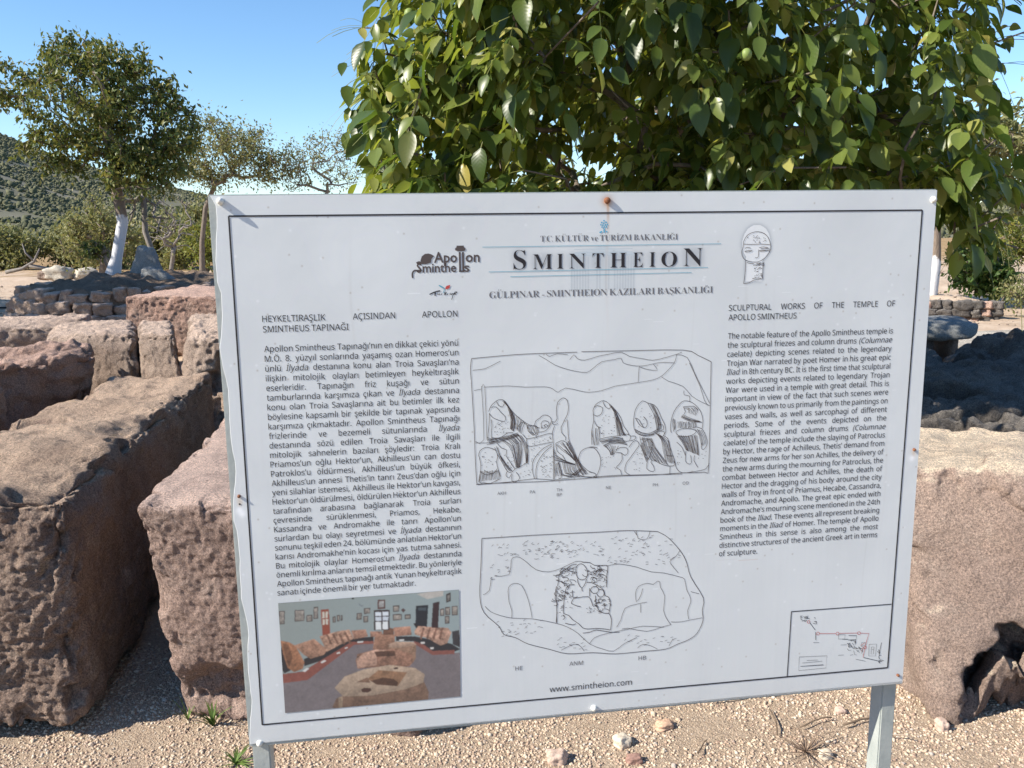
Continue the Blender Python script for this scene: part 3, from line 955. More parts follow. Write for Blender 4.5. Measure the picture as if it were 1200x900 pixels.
90,2 8415 4834 -11 102 81 134
70,2 6438 4272 21 135 28 138
70,2 6460 4258 13 133 27 150
70,2 6507 4223 6 162 15 156
70,2 6527 4217 -9 152 37 171
70,2 6569 4192 -17 164 17 173
70,2 6856 3952 38 195 30 228
70,2 6765 3792 108 168 33 198 37 215
70,2 6776 3802 113 185 31 192 43 204
70,2 6799 3813 87 187 45 198 39 184
70,2 6808 3821 88 193 54 194 34 177
70,2 6908 4026 49 194 29 168
70,2 6918 4039 56 187 38 155
70,2 6835 3862 101 193 44 188 38 139
70,2 6841 3872 112 209 39 173 51 127
70,2 6853 3882 106 201 48 190 44 115
70,2 6870 3889 92 209 50 191 57 102
70,2 6882 3909 89 206 55 182 54 95
70,2 6987 4130 44 177 59 76
70,2 6571 4457 144 -15 172 -34 124 26
70,2 6590 4473 128 -14 176 -41 129 22
70,2 6594 4483 139 -18 164 -27 135 22
70,2 6614 4504 117 -28 176 -22 138 27
70,2 6630 4522 109 -31 172 -28 139 17
70,2 6752 4496 164 -24 154 33
70,2 6763 4499 163 -13 148 30
70,2 6659 4553 111 -41 151 -10 172 27
70,2 6661 4568 109 -48 163 -21 167 32
70,2 6682 4582 100 -41 155 -28 172 45
70,2 6691 4590 94 -51 154 -15 172 42
70,2 6661 4547 106 102 32 97
70,2 6693 4547 84 109 30 88
70,2 6745 4559 60 98 15 90
70,2 6792 4556 36 105 -10 78
70,2 6823 4563 11 101 -5 80
70,2 6858 4574 -10 97 -23 64
70,2 6885 4570 -15 98 -28 78
70,2 6944 4576 -50 109 -46 51
70,2 7484 3786 116 202 53 173 21 149
70,2 7619 3993 30 173 35 152
70,2 7622 4008 49 164 17 136
70,2 7647 4013 42 171 16 130
70,2 7537 3820 112 197 48 172 16 120
70,2 7558 3821 110 200 38 169 0 115
70,2 7581 3824 103 217 38 163 1 89
70,2 7587 3838 104 218 53 143 -9 104
70,2 7601 3840 100 207 39 168 -2 81
70,2 7711 4066 41 151 2 81
70,2 7256 4273 130 74 160 19 146 -77
70,2 7261 4286 142 76 155 -1 142 -56
70,2 7254 4301 156 87 159 -8 141 -63
70,2 7418 4399 162 -11 143 -63
70,2 7265 4335 162 76 171 -7 126 -66
70,2 7350 4418 31 160 68 177 50 109
70,2 7401 4586 66 175 65 105
70,2 7392 4437 42 158 72 172 68 114
70,2 7405 4436 38 156 94 186 60 122
70,2 7423 4440 41 155 102 198 69 114
70,2 7441 4437 45 159 102 202 66 115
70,2 7518 4610 98 193 76 125
70,2 7481 4450 45 157 115 208 81 112
70,2 7487 4453 59 156 123 203 74 140
70,2 7505 4445 64 179 123 196 95 128
70,2 7529 4455 63 177 129 197 88 135
70,2 7546 4460 73 178 139 196 91 145
70,2 7563 4460 66 171 149 212 105 142
70,2 7576 4464 75 181 159 215 95 139
70,2 7648 4366 111 128 41 204 58 230
70,2 7670 4368 103 142 56 206 45 216
70,2 7687 4382 105 132 59 206 54 214
70,2 7794 4521 59 198 54 219
70,2 7716 4402 102 126 54 219 63 209
70,2 7737 4412 100 138 52 199 62 204
70,2 7745 4413 112 131 52 217 56 202
70,2 7869 4562 58 209 53 187
70,2 7899 4564 44 220 55 184
70,2 7809 4452 100 119 45 212 67 177
70,2 7357 4578 72 186 55 142
70,2 7366 4570 66 174 52 156
70,2 7387 4545 62 178 43 157
70,2 7393 4529 69 188 55 156
70,2 8174 4041 135 75 188 66
70,2 8158 4052 147 85 202 53
70,2 8146 4066 160 83 220 48
70,2 8137 4073 171 90 225 39
70,2 8133 4090 176 87 234 28
70,2 8198 3912 78 53 -9 50
70,2 8234 3907 64 63 -6 53
70,2 8264 3916 70 58 -12 58
70,2 8315 3921 55 56 -30 64
70,2 8335 3919 55 64 -25 71
70,2 8374 3911 48 85 -32 64
70,2 8408 3924 46 69 -47 78
70,2 8073 4171 10 62 -5 56
70,2 8097 4166 11 63 -7 63
70,2 8122 4169 13 71 -7 58
70,2 8139 4168 8 70 -9 60
70,2 8169 4170 6 65 -10 60
70,2 8181 4184 15 65 -10 57
70,2 8203 4183 21 60 -18 55
70,2 8228 4185 5 60 -12 57
70,2 8245 4178 10 66 -12 59
70,2 8276 4190 11 57 -9 61
70,2 8276 4181 28 77 -20 42
70,2 8304 4192 14 54 -6 61
70,2 8339 4188 8 70 -19 51
70,2 8352 4191 25 61 -15 58
70,2 8379 4195 12 66 -15 53
70,2 8395 4197 26 63 -32 45
70,2 8409 4198 26 59 -24 49
70,2 8067 4437 99 133 83 159
70,2 8088 4440 102 135 67 152
70,2 8097 4438 102 136 77 170
70,2 8121 4436 96 144 66 159
70,2 8141 4432 88 147 66 175
70,2 8155 4438 94 146 63 162
70,2 8182 4442 90 150 65 173
70,2 8193 4438 74 155 72 171
70,2 8223 4444 69 159 68 171
70,2 8239 4448 74 157 63 182
70,2 8272 4450 57 166 58 177
70,2 8279 4445 63 170 48 177
70,2 8296 4451 61 168 53 181
70,2 8326 4442 59 195 37 161
70,2 8350 4453 39 188 52 169
70,2 8360 4452 43 181 39 183
70,2 8393 4446 42 202 32 175
70,2 8402 4451 51 199 24 176
70,2 8422 4444 41 205 22 189
70,2 8447 4450 27 207 27 183
70,2 7982 4108 -6 120 24 131
70,2 7994 4110 4 120 12 101
70,2 7996 4116 18 111 -3 93
70,2 8018 4128 14 107 -10 81
70,2 8409 4330 87 122 52 233
70,2 8449 4330 68 130 53 203
70,2 8461 4339 76 126 46 183
70,2 8488 4342 83 141 39 155
70,2 8525 4348 79 142 26 129
70,0 6791 4273 22 6
70,0 6661 4098 23 1
70,0 6636 4079 18 -12
70,0 6590 4307 22 -4
70,0 6618 4330 22 3
70,0 6646 4043 19 -10
70,0 6835 4045 17 -13
70,0 6613 4328 22 -6
70,0 6753 4013 23 2
70,0 6692 4000 18 -14
70,0 6618 4176 22 7
70,0 6854 4296 19 -12
70,0 6649 4322 22 3
70,0 6802 4334 23 2
70,0 6630 4319 21 -6
70,0 6751 4335 22 4
70,0 6854 4185 22 5
70,0 6857 4225 22 3
70,0 6647 4284 20 -9
70,0 6747 4143 21 -6
70,0 6805 4275 22 4
70,0 6742 4079 22 -3
70,0 7361 3945 18 -7
70,0 7543 4165 21 0
70,0 7549 4268 16 -12
70,0 7415 4179 18 -8
70,0 7375 3899 16 -11
70,0 7426 4078 18 -8
70,0 7603 4068 20 5
70,0 7592 4095 18 -8
70,0 7556 4044 15 -12
70,0 7318 4237 18 -8
70,0 7410 4102 21 1
70,0 7555 3915 19 -6
70,0 7519 4000 20 -3
70,0 7350 4054 18 -9
70,0 7527 4054 21 1
70,0 7387 4183 21 3
70,0 6633 4926 15 -13
70,0 6785 4788 18 -8
70,0 6645 4886 20 4
70,0 6884 5010 20 1
70,0 6630 4782 19 -6
70,0 6639 4949 20 -4
70,0 6632 4812 20 6
70,0 6865 4981 20 6
70,0 6619 4836 20 2
70,0 6703 4785 19 7
70,0 6842 4774 17 -10
70,0 6681 4961 20 -4
70,0 6746 4781 15 -12
70,0 6713 4881 16 -11
70,0 7395 4926 22 7
70,0 7380 4760 17 -14
70,0 7383 4843 23 4
70,0 7290 4725 23 0
70,0 7344 4848 18 -13
70,0 7380 4692 23 0
70,0 7240 5044 23 5
70,0 7349 4929 20 -8
70,0 7336 5022 23 0
70,0 7246 4896 23 4
70,0 7337 5071 22 7
70,0 7262 4944 21 -7
70,0 7220 4897 20 -9
70,0 7280 5045 23 -1
70,0 7297 4759 23 5
70,0 7345 4746 19 -10
70,0 8077 4725 21 0
70,0 8111 4959 21 1
70,0 8078 4955 18 -9
70,0 8149 4859 18 -8
70,0 8098 4791 21 2
70,0 8081 4786 20 -2
70,0 8132 4749 19 -8
70,0 8072 4973 15 -13
70,0 8070 4843 21 2
70,0 8087 4997 17 -11
70,0 8570 4901 24 2
70,0 8443 4790 24 2
70,0 8546 4818 24 2
70,0 8483 4901 16 -16
70,0 8608 4859 16 -16
70,0 8627 4780 19 -11
#lintel_drawing
110,3 4381 6190 348 3 584 0 788 12 479 12 564 5 570 58
110,3 7714 6280 207 130 253 289 129 240 91 303 262 447 -14 257 18 218 -113 251 -167 116 -210 69 -251 87 -419 6 -583 3 -453 -67 -490 -22 -364 -127 -401 -142 -237 -148 -217 -82 -96 -176 -269 -293 -71 -336 32 -570 30 -543
80,2 7306 6245 34 147 171 24 60 -153
80,2 7265 6250 42 69
80,2 4599 6935 274 -8 43 -275 59 -57 98 7 136 112 175 157 238 58 238 -52 280 -116 140 23
80,2 6723 6899 183 -28 162 20 246 68 288 118 249 40 334 109
80,2 4412 7517 95 111 195 99 236 70 357 42 439 121 242 105 202 145 224 234 267 131 207 61 206 -132 247 -108
80,2 6402 8444 102 -120 246 -64 412 -51 289 -39 418 57
80,2 4848 7262 21 -101 99 -54 137 51 96 215 57 212 37 233
80,2 4848 7262 16 208 49 170 -3 146
80,2 7321 7668 -22 -172 60 -143 164 -50 124 30 82 -57 50 25 14 107 86 177 -16 297 66 178 86 127
80,2 6934 8147 82 -142 80 -228 226 -67 206 -26
80,2 7442 7402 -39 145 -61 101
80,2 7405 7717 2 171
80,2 7038 8199 124 -11 374 97 291 -62 188 -36
80,2 8014 8131 189 16 210 -25 232 -24
80,2 8371 8105 -25 -183 59 -167 -24 -131 -66 -133 -46 -216 -84 -49
80,2 8400 7540 170 57
80,2 8173 6678 -80 120 -122 96 64 110 106 134
80,2 5759 7250 18 336 -23 376
80,2 5852 8523 163 -71 163 -20 122 153
80,2 7353 8614 103 -69 168 50 127 77
80,2 8063 8482 -82 145
80,2 4378 7287 118 -73 44 -263
65,0 6607 6539 48 9
65,0 5135 6480 46 -10
65,0 6205 6537 37 -28
65,0 5751 6376 36 -30
65,0 6486 6421 38 -29
65,0 5416 6483 46 14
65,0 4933 6542 42 -18
65,0 5207 6315 34 -33
65,0 5310 6378 46 -7
65,0 5164 6328 39 -23
65,0 5426 6489 36 -30
65,0 6532 6659 47 11
65,0 5229 6460 47 6
65,0 5408 6376 38 -26
65,0 5415 6461 45 -11
65,0 5550 6450 42 -20
65,0 5639 6615 47 10
65,0 5658 6346 47 -1
65,0 6585 6580 47 17
65,0 5521 6581 47 -5
65,0 5861 6564 39 -26
65,0 6337 6581 47 10
65,0 5178 6389 43 -17
65,0 5978 6570 44 -17
65,0 5368 6555 45 17
65,0 6171 6540 46 -11
65,0 5750 6492 46 -9
65,0 5746 6501 45 -14
65,0 6151 6442 47 13
65,0 5779 6422 46 15
65,0 5020 6551 46 12
65,0 4757 6350 33 -33
65,0 6453 6475 48 0
65,0 5818 6369 37 -27
65,0 5129 6360 44 -17
65,0 4777 6535 35 -31
65,0 4834 6517 34 -31
65,0 6636 6686 38 -27
65,0 5427 6509 40 -24
65,0 5631 6511 43 -18
65,0 5911 6446 47 13
65,0 4716 6546 47 -2
65,0 5366 6484 47 4
65,0 5142 6390 45 -8
65,0 6603 6586 48 10
65,0 5674 6350 38 -27
65,0 6006 6565 47 -5
65,0 6108 6538 47 16
65,0 5486 6464 47 5
65,0 4667 6520 45 16
65,0 5694 6352 47 -7
65,0 5766 6459 34 -32
65,0 5244 6511 35 -31
65,0 4818 6405 46 0
65,0 6037 6382 40 -24
65,0 6476 6642 49 7
65,0 5822 6365 47 -5
65,0 4557 6352 34 -31
65,0 4970 6525 46 8
65,0 4674 6403 34 -32
65,0 5542 6418 46 17
65,0 5962 6533 39 -25
65,0 5632 6414 46 -10
65,0 6626 6661 48 11
65,0 4894 6524 47 -2
65,0 5843 6520 44 -14
65,0 4836 6363 39 -25
65,0 4701 6389 46 -1
65,0 6573 6600 48 1
65,0 5946 6427 47 3
65,0 6217 6464 44 -17
65,0 5657 6340 44 -16
65,0 6059 6412 41 -22
65,0 6273 6560 37 -28
65,0 5176 6538 33 -32
65,0 6041 6578 36 -31
65,0 4966 6546 46 -10
65,0 6643 6574 42 -22
65,0 4903 6555 46 -4
65,0 5256 6513 42 -20
65,0 5742 6517 38 -26
65,0 6415 6449 43 -19
65,0 5652 6380 48 0
65,0 5292 6365 35 -30
65,0 6564 6495 48 0
65,0 5179 6553 47 -3
65,0 5868 6383 47 9
65,0 5803 6477 35 -30
65,0 5882 6418 45 -14
65,0 6318 6393 40 -24
65,0 6060 6559 39 -26
65,0 5931 6530 47 8
65,0 5592 6556 42 -20
65,0 5600 6578 47 -3
65,0 5657 6648 44 -16
65,0 6114 6600 34 -32
65,0 6088 6667 43 -20
65,0 6145 6637 43 -20
65,0 5591 6548 34 -32
65,0 5660 6600 34 -32
65,0 5654 6652 46 16
65,0 5538 6560 46 16
65,0 5851 6549 46 -9
65,0 5475 6545 40 -23
65,0 5982 6616 41 -23
65,0 5485 6627 40 -23
65,0 5661 6604 48 7
65,0 5676 6645 48 2
65,0 5385 6663 46 -8
65,0 5701 6577 47 5
65,0 6011 6674 47 -5
65,0 5827 6541 44 -15
65,0 5349 6656 47 8
65,0 5773 6684 46 -7
65,0 7491 6872 53 2
65,0 7170 6533 52 11
65,0 7592 6359 51 -12
65,0 6981 6808 52 -8
65,0 7368 6668 53 0
65,0 6879 6855 52 -8
65,0 7816 6874 52 18
65,0 7163 6794 53 -2
65,0 7857 6488 52 -8
65,0 7727 6837 53 11
65,0 7896 6785 44 -27
65,0 7118 6871 38 -34
65,0 7013 6415 42 -29
65,0 7829 6924 53 17
65,0 6884 6348 45 -24
65,0 7434 6586 53 3
65,0 7970 6863 45 -26
65,0 7221 6658 53 2
65,0 8131 6775 53 16
65,0 7494 6921 53 -3
65,0 8121 6837 50 -15
65,0 6968 6406 51 18
65,0 6949 6402 51 -7
65,0 7081 6377 51 -9
65,0 7675 6925 51 20
65,0 7282 6705 52 13
65,0 7416 6442 52 -3
65,0 7300 6653 40 -32
65,0 7061 6850 50 -14
65,0 7521 6579 42 -30
65,0 7084 6630 53 -4
65,0 7337 6454 47 -20
65,0 7229 6426 53 11
65,0 6959 6584 44 -26
65,0 7131 6489 46 -22
65,0 6772 6747 39 -34
65,0 7759 6736 53 2
65,0 7060 6777 50 -13
65,0 7832 6759 46 -25
65,0 7572 6404 44 -28
65,0 7547 6412 37 -36
65,0 7419 6704 54 4
65,0 6791 6823 52 12
65,0 7227 6419 40 -32
65,0 7200 6716 53 7
65,0 7967 6443 54 7
65,0 6880 6802 53 9
65,0 7452 6508 41 -31
65,0 7881 6733 51 -15
65,0 6882 6859 52 15
65,0 7955 6559 54 5
65,0 6947 6736 52 -8
65,0 7405 6690 53 2
65,0 7918 6828 47 -22
65,0 7436 6745 44 -26
65,0 7498 6551 52 12
65,0 7123 6832 53 3
65,0 6812 6362 52 5
65,0 6871 6463 51 -8
65,0 7473 6509 53 6
65,0 8017 6833 48 -21
65,0 6745 6808 40 -32
65,0 7764 6679 43 -27
65,0 7397 6392 40 -33
65,0 7187 6495 53 7
65,0 7055 6818 51 -8
65,0 7407 6582 52 -8
65,0 6990 6832 51 -10
65,0 7541 6670 52 14
65,0 7732 6568 50 -14
65,0 4651 6820 46 -4
65,0 4855 6860 45 16
65,0 4528 7011 42 -20
65,0 4554 6729 40 -24
65,0 4519 6771 44 -14
65,0 4559 7000 46 -5
65,0 4811 6649 44 -13
65,0 4831 6795 42 -21
65,0 4608 6924 46 11
65,0 4846 6870 37 -28
65,0 4796 6769 47 3
65,0 4830 6813 39 -25
65,0 4665 6879 34 -32
65,0 4519 6978 40 -24
65,0 5124 7930 51 -8
65,0 4719 8045 51 5
65,0 4879 7893 50 -9
65,0 4709 8151 49 -14
65,0 5049 7928 51 3
65,0 4892 7939 50 -7
65,0 5163 8116 42 -28
65,0 4623 7854 45 -23
65,0 5215 7925 50 19
65,0 5127 7868 43 -27
65,0 4962 8127 52 -1
65,0 4941 8085 45 -24
65,0 4789 8132 39 -33
65,0 5149 8015 49 -14
65,0 4826 8017 50 18
65,0 4845 8069 49 -13
65,0 5449 8017 50 16
65,0 5004 8116 49 -14
65,0 5395 8013 51 -4
65,0 5166 7993 43 -26
65,0 5320 8110 49 -12
65,0 4645 7966 47 -18
65,0 4843 8082 49 -14
65,0 5449 7897 46 -21
65,0 5252 8124 52 3
65,0 4847 8146 51 0
65,0 6275 8495 47 -23
65,0 5898 8368 53 5
65,0 6273 8354 43 -29
65,0 6084 8501 53 1
65,0 5775 8315 51 -10
65,0 6008 8423 50 -12
65,0 5871 8458 52 -6
65,0 5767 8411 43 -28
65,0 6007 8431 52 18
65,0 6306 8556 53 5
65,0 6066 8393 53 -1
65,0 5810 8456 52 13
65,0 6137 8434 53 11
65,0 6235 8424 47 -21
65,0 6193 8533 52 -5
65,0 5817 8282 48 -17
65,0 7152 8353 39 -34
65,0 7193 8444 53 16
65,0 7479 8449 53 15
65,0 7295 8365 50 -16
65,0 7332 8374 53 -8
65,0 7087 8437 41 -33
65,0 7336 8522 49 -18
65,0 7814 8422 53 -8
65,0 8012 8458 51 -15
65,0 7475 8569 53 -6
65,0 7149 8451 52 19
65,0 7397 8487 49 -18
65,0 7896 8516 51 -16
65,0 7290 8407 52 -10
65,0 8056 8512 45 -28
65,0 7530 8523 54 -2
65,0 7655 8447 49 -18
65,0 7824 8417 55 7
65,0 7943 8552 54 -2
65,0 7801 8517 54 6
65,0 8083 8493 50 -16
65,0 8143 8528 55 -1
115,2 6142 6890 30 -50 71 -25 70 56 50 108 -20 123 -91 35 -80 -48 -30 -106 0 -93
115,2 6172 7110 10 84 70 110 71 -99 20 -82
115,2 5899 7694 11 -166 31 -207 50 -90 121 -11
115,2 6050 7591 41 -91 101 -13 181 -6 61 89 31 107
115,2 6050 7591 81 49 101 35
115,2 6343 7196 91 7 141 84 102 92 21 106 61 26 45 88 -3 127 -20 125
115,2 6414 7358 40 -60 81 -4 41 56 -20 61 -82 15 -60 -68
115,2 6576 7350 91 28 11 106 -82 25 -61 -79
115,2 5899 7694 0 85 100 50 71 90 121 95 81 92 102 30 163 3 164 25 103 30
115,2 6781 7851 52 132 -19 212
115,2 6252 7304 10 63
115,2 6515 7471 21 191 82 155 163 34
115,2 5771 7225 -20 81 -11 166 29 86 -2 399
115,2 5791 7226 11 -103 30 -142 80 -56 140 -93 100 -14
115,2 6695 6879 61 25 -19 186 0 105 -9 125
115,2 6253 6784 160 22 81 58 201 15
115,2 6071 7331 10 147 90 -13
115,2 6404 7315 0 168
115,2 5888 7820 40 45 -40 39
115,2 5928 7981 141 44 71 -15
115,2 6272 8212 143 -9 122 -32 267 66 185 16
90,2 5940 7028 -12 19 -25 10 -28 -10 -25 -14
90,2 5995 7091 2 22 -15 18 -29 4 -30 -4
90,2 5860 6912 2 -22 23 -11 30 -2 24 15
90,2 5843 6956 22 -13 27 -7 30 1 28 9
90,2 5872 7137 -30 -1 -29 -6 -24 -15 -9 -21
90,2 5838 7006 28 10 23 15 7 22 -19 16
90,2 5878 6923 5 22 -2 22 -18 15 -30 -3
90,2 5920 6992 7 -21 16 -17 29 -4 24 15
90,2 5802 7027 -4 -22 22 -13 28 8 26 13
90,2 6003 7185 -22 13 -30 3 -26 -13 -11 -21
90,2 6012 6936 -24 -14 -12 -21 3 -21 27 -8
90,2 6001 6900 29 -3 30 4 23 16 13 20
90,2 5832 7089 -4 21 -24 11 -29 -7 -20 -18
90,2 6035 6960 23 -12 29 7 21 17 10 21
90,2 6063 6993 19 -15 27 -8 29 -3 22 17
90,2 5880 7168 20 18 15 20 5 22 -11 19
90,2 5966 7181 -30 -4 -28 -9 -24 -15 -9 -22
90,2 5991 6918 -9 -22 6 -20 27 -8 30 0
90,2 6053 7119 30 5 28 10 17 19 7 22
90,2 6013 6916 22 -14 26 -8 30 5 22 16
90,2 5903 6934 -3 -22 23 -13 26 -8 26 12
90,2 6056 7046 4 -21 11 -20 27 -8 30 6
90,2 5898 7076 22 -12 30 -1 27 11 12 21
90,2 5789 7054 -27 -12 -6 -21 16 -18 28 -4
90,2 6066 6904 13 -18 25 -10 29 -5 30 3
90,2 6009 6977 3 22 -15 17 -20 15 -30 -2
90,2 5921 7134 -4 21 -27 8 -26 -13 -5 -22
90,2 5816 7007 -26 9 -30 0 -29 -5 -27 -12
90,2 6062 7178 -25 -13 -11 -21 3 -22 22 -13
90,2 5849 6958 -16 -19 12 -19 18 -17 23 -11
90,2 6027 6942 -30 -3 -28 -10 -24 -14 -15 -20
90,2 5918 7133 -1 22 -25 11 -28 -9 -10 -21
90,2 6080 6957 -30 -1 -26 -13 -16 -20 9 -20
90,2 5906 6976 -30 1 -26 -13 -14 -20 -5 -22
90,2 6498 7030 -15 19 -30 5 -30 -11 -24 -18
90,2 6544 7007 -12 -23 15 -19 31 -4 32 4
90,2 6571 7032 8 23 -20 17 -29 8 -30 -11
90,2 6546 6903 24 -14 28 -8 32 -4 25 17
90,2 6395 6956 -18 18 -32 -3 -24 -18 -10 -22
90,2 6659 7110 -16 19 -26 12 -31 2 -31 -10
90,2 6464 7108 32 3 23 18 18 21 -1 23
90,2 6685 7158 26 16 19 21 1 23 -20 17
90,2 6462 6985 30 -7 31 7 13 22 7 24
90,2 6426 7148 2 -23 14 -20 28 -9 30 12
90,2 6447 6934 27 -10 29 12 6 23 -17 18
90,2 6558 6897 32 0 27 15 0 23 -19 18
90,2 6688 7281 -12 21 -30 7 -27 -15 -19 -20
90,2 6527 7217 12 -20 22 -16 27 -11 31 9
90,2 6586 6953 31 -5 32 5 31 10 21 19
90,2 6657 7067 31 10 25 17 8 23 -3 23
90,2 6582 7064 20 -17 32 3 31 10 22 19
90,2 6660 7062 -30 7 -29 -13 -12 -22 -4 -23
90,2 6664 7110 -33 -5 -27 -15 -23 -18 -13 -22
90,2 6361 7080 -32 -4 -31 -9 -21 -19 -14 -22
90,2 6465 6989 -30 6 -32 -5 -22 -19 -8 -23
90,2 6687 7126 7 23 0 23 -7 23 -29 8
90,2 6588 7005 -6 -24 18 -18 31 -3 24 18
90,2 6373 7071 -5 -23 17 -18 33 0 29 12
90,2 6552 7246 -3 23 -19 17 -28 9 -31 -10
90,2 6546 7192 -24 14 -33 -3 -30 -11 -22 -19
90,2 6550 6919 12 22 1 23 -20 17 -33 -2
90,2 6607 7066 12 22 -17 19 -33 -2 -19 -20
90,2 6716 6978 22 19 14 22 -7 22 -17 18
90,2 6541 7041 -32 -1 -22 -18 -5 -23 18 -18
90,2 6450 7153 31 8 19 20 1 24 -23 15
90,2 6593 6988 26 -12 33 4 23 18 7 23
90,2 6428 7019 30 -6 32 7 20 20 2 23
90,2 6431 7100 30 -5 31 10 27 14 19 21
90,2 6627 6936 7 24 -3 22 -10 22 -31 6
90,2 6519 7033 -5 -23 20 -17 27 -10 30 11
90,2 6574 6994 -11 -23 13 -20 31 -3 24 17
90,2 6454 7156 7 -22 22 -16 31 -4 27 15
90,2 6500 6920 -32 -1 -27 -15 -20 -19 3 -23
90,2 6622 6994 -28 -14 -7 -23 3 -23 12 -21
90,2 5909 7222 25 -3 25 7 22 12 4 19
90,2 5874 7491 -11 -18 8 -18 17 -12 24 -7
90,2 5878 7310 13 17 7 19 -9 17 -17 13
90,2 5850 7427 26 1 18 15 12 18 0 19
90,2 5899 7339 26 4 22 12 10 18 -2 19
90,2 5816 7378 14 17 5 19 -12 16 -19 12
90,2 5757 7530 -25 4 -26 -3 -24 -9 -19 -14
90,2 5889 7495 -17 13 -23 7 -25 -7 -14 -17
90,2 5817 7388 -22 -13 -15 -16 -1 -19 9 -17
90,2 5800 7539 7 -17 13 -16 25 -3 21 13
90,2 5891 7410 24 9 19 14 9 19 4 19
90,2 5816 7231 18 15 5 19 -16 13 -26 1
90,2 5755 7502 -24 5 -25 -6 -18 -15 5 -19
90,2 5789 7578 -10 17 -14 15 -26 0 -25 -7
90,2 5815 7302 -22 -12 -14 -17 6 -18 13 -16
90,2 5791 7472 21 13 0 19 -22 9 -26 -3
90,2 5760 7418 -18 -15 -13 -18 -5 -19 4 -18
90,2 5842 7464 -3 -19 11 -17 22 -8 25 -1
90,2 5874 7372 -19 -14 -6 -19 7 -18 23 -7
90,2 5802 7426 16 -13 21 -10 25 -3 21 13
90,2 6576 7596 -5 -18 5 -17 19 -10 24 6
90,2 6679 7637 3 17 -3 18 -19 9 -24 -2
90,2 6611 7767 15 15 -6 17 -21 8 -24 -6
90,2 6586 7711 -24 -4 -22 -11 -14 -15 -6 -18
90,2 6743 7662 -6 17 -17 11 -24 2 -25 -2
90,2 6690 7639 13 16 5 18 -14 14 -22 5
90,2 6656 7659 24 2 18 14 8 17 -14 13
90,2 6586 7600 -4 17 -15 13 -24 1 -24 -8
90,2 6687 7713 13 16 2 18 -20 9 -24 -6
90,2 6720 7589 -23 4 -24 -6 -9 -17 3 -17
90,2 6660 7604 -1 -18 5 -17 21 -7 23 7
90,2 6644 7608 -10 15 -24 2 -21 -11 -9 -18
90,2 6710 7758 24 4 23 9 19 13 2 17
90,2 6771 7658 24 1 22 10 4 18 -8 16
90,2 6616 7546 23 8 8 17 0 18 -12 14
90,2 6650 7753 10 18 -8 16 -12 14 -18 11
90,2 6584 7585 -10 -17 4 -17 19 -10 24 -1
90,2 6754 7569 24 5 17 15 0 17 -14 14
90,2 6018 7242 -1 -18 5 -17 21 -8 22 -3
90,2 5971 7254 14 15 9 17 -7 17 -15 12
90,2 6023 7381 19 -9 22 -5 24 -2 24 6
90,2 6020 7412 10 17 -1 17 -7 17 -16 11
90,2 5965 7233 23 6 20 12 4 17 -16 12
90,2 5966 7369 21 11 6 17 -13 14 -18 10
90,2 6014 7388 -24 1 -24 -4 -18 -12 -5 -18
90,2 5966 7349 18 12 -1 18 -19 8 -23 -7
90,2 6445 7728 -23 2 -20 -12 -7 -18 7 -16
90,2 6499 7596 1 -17 10 -15 15 -13 25 3
90,2 6481 7661 24 -2 24 4 21 11 3 18
90,2 6522 7671 -18 -14 5 -17 14 -13 24 -2
90,2 6473 7694 16 -12 25 1 21 10 10 17
90,2 6551 7640 -1 -18 17 -11 24 -1 19 12
90,2 6525 7606 -16 -15 1 -17 14 -14 18 -10
90,2 6533 7626 13 -13 24 -2 20 12 14 16
80,0 5962 7562 20 -19
80,0 6047 7464 23 -16
80,0 6026 7480 28 -2
80,0 6009 7469 20 -18
80,0 6014 7667 28 5
80,0 5942 7503 27 -7
80,0 5933 7663 28 6
80,0 6046 7681 28 6
80,0 6405 7784 29 7
80,0 6335 7717 27 10
80,0 6355 7806 27 -8
80,0 6392 7753 28 8
80,0 6491 7735 28 5
80,0 6417 7803 28 -5
80,0 6543 7784 26 -10
80,0 6575 7832 28 -3
80,0 6460 7783 29 1
80,0 6399 7812 27 -7
80,0 6576 7789 28 9
80,0 6558 7756 20 -19
80,0 6474 7781 26 -10
80,0 6419 7745 22 -17
80,0 5835 7679 30 -8
80,0 5874 7642 32 3
80,0 5864 7673 31 -7
80,0 5812 7752 31 8
80,0 5885 7812 31 11
80,0 5847 7647 31 12
80,0 5857 7472 32 7
80,0 5848 7834 30 -9
80,0 5852 7714 32 -1
80,0 5877 7623 32 1
80,0 5884 7483 32 7
80,0 5858 7643 24 -22
#portrait_drawing
90,2 9237 1024 11 -129 65 -107 105 -49 107 -10 109 35 81 80 43 116 11 87 -58 101 -74 71 -107 49 -123 -3 -125 -38 -56 -74 -11 -86 22 -43
90,2 9298 1241 -2 174 -11 131 -16 109
90,2 9269 1655 105 -12 76 -42 92 -13 85 -12
90,2 9627 1576 6 -125 0 -116 14 -58
90,2 9249 945 146 9 170 -4 185 13
90,2 9275 1024 45 -20 62 15
90,2 9269 1075 69 -13 77 -3
90,2 9277 1085 77 1 53 -13
90,2 9537 1050 0 80 -10 58 -54 6
90,2 9544 1015 84 -14 94 19
90,2 9546 1065 85 -3 85 10
90,2 9562 1080 85 -3 92 -13 9 41
90,2 9583 1037 93 -3 70 6
90,2 9315 1278 62 11 77 13
90,2 9440 1331 92 -13 109 10
90,2 9500 1296 139 -5
90,2 9433 1571 77 -13 93 10
90,2 9600 1480 18 73
70,0 9481 819 17 -11
70,0 9487 879 21 5
70,0 9534 898 21 -4
70,0 9309 838 16 -13
70,0 9522 838 22 -3
70,0 9422 803 18 -11
70,0 9644 858 22 -1
70,0 9499 858 21 -1
70,0 9635 882 21 1
70,0 9428 833 14 -14
70,0 9495 806 18 -10
70,0 9470 846 17 -11
70,0 9457 916 21 -3
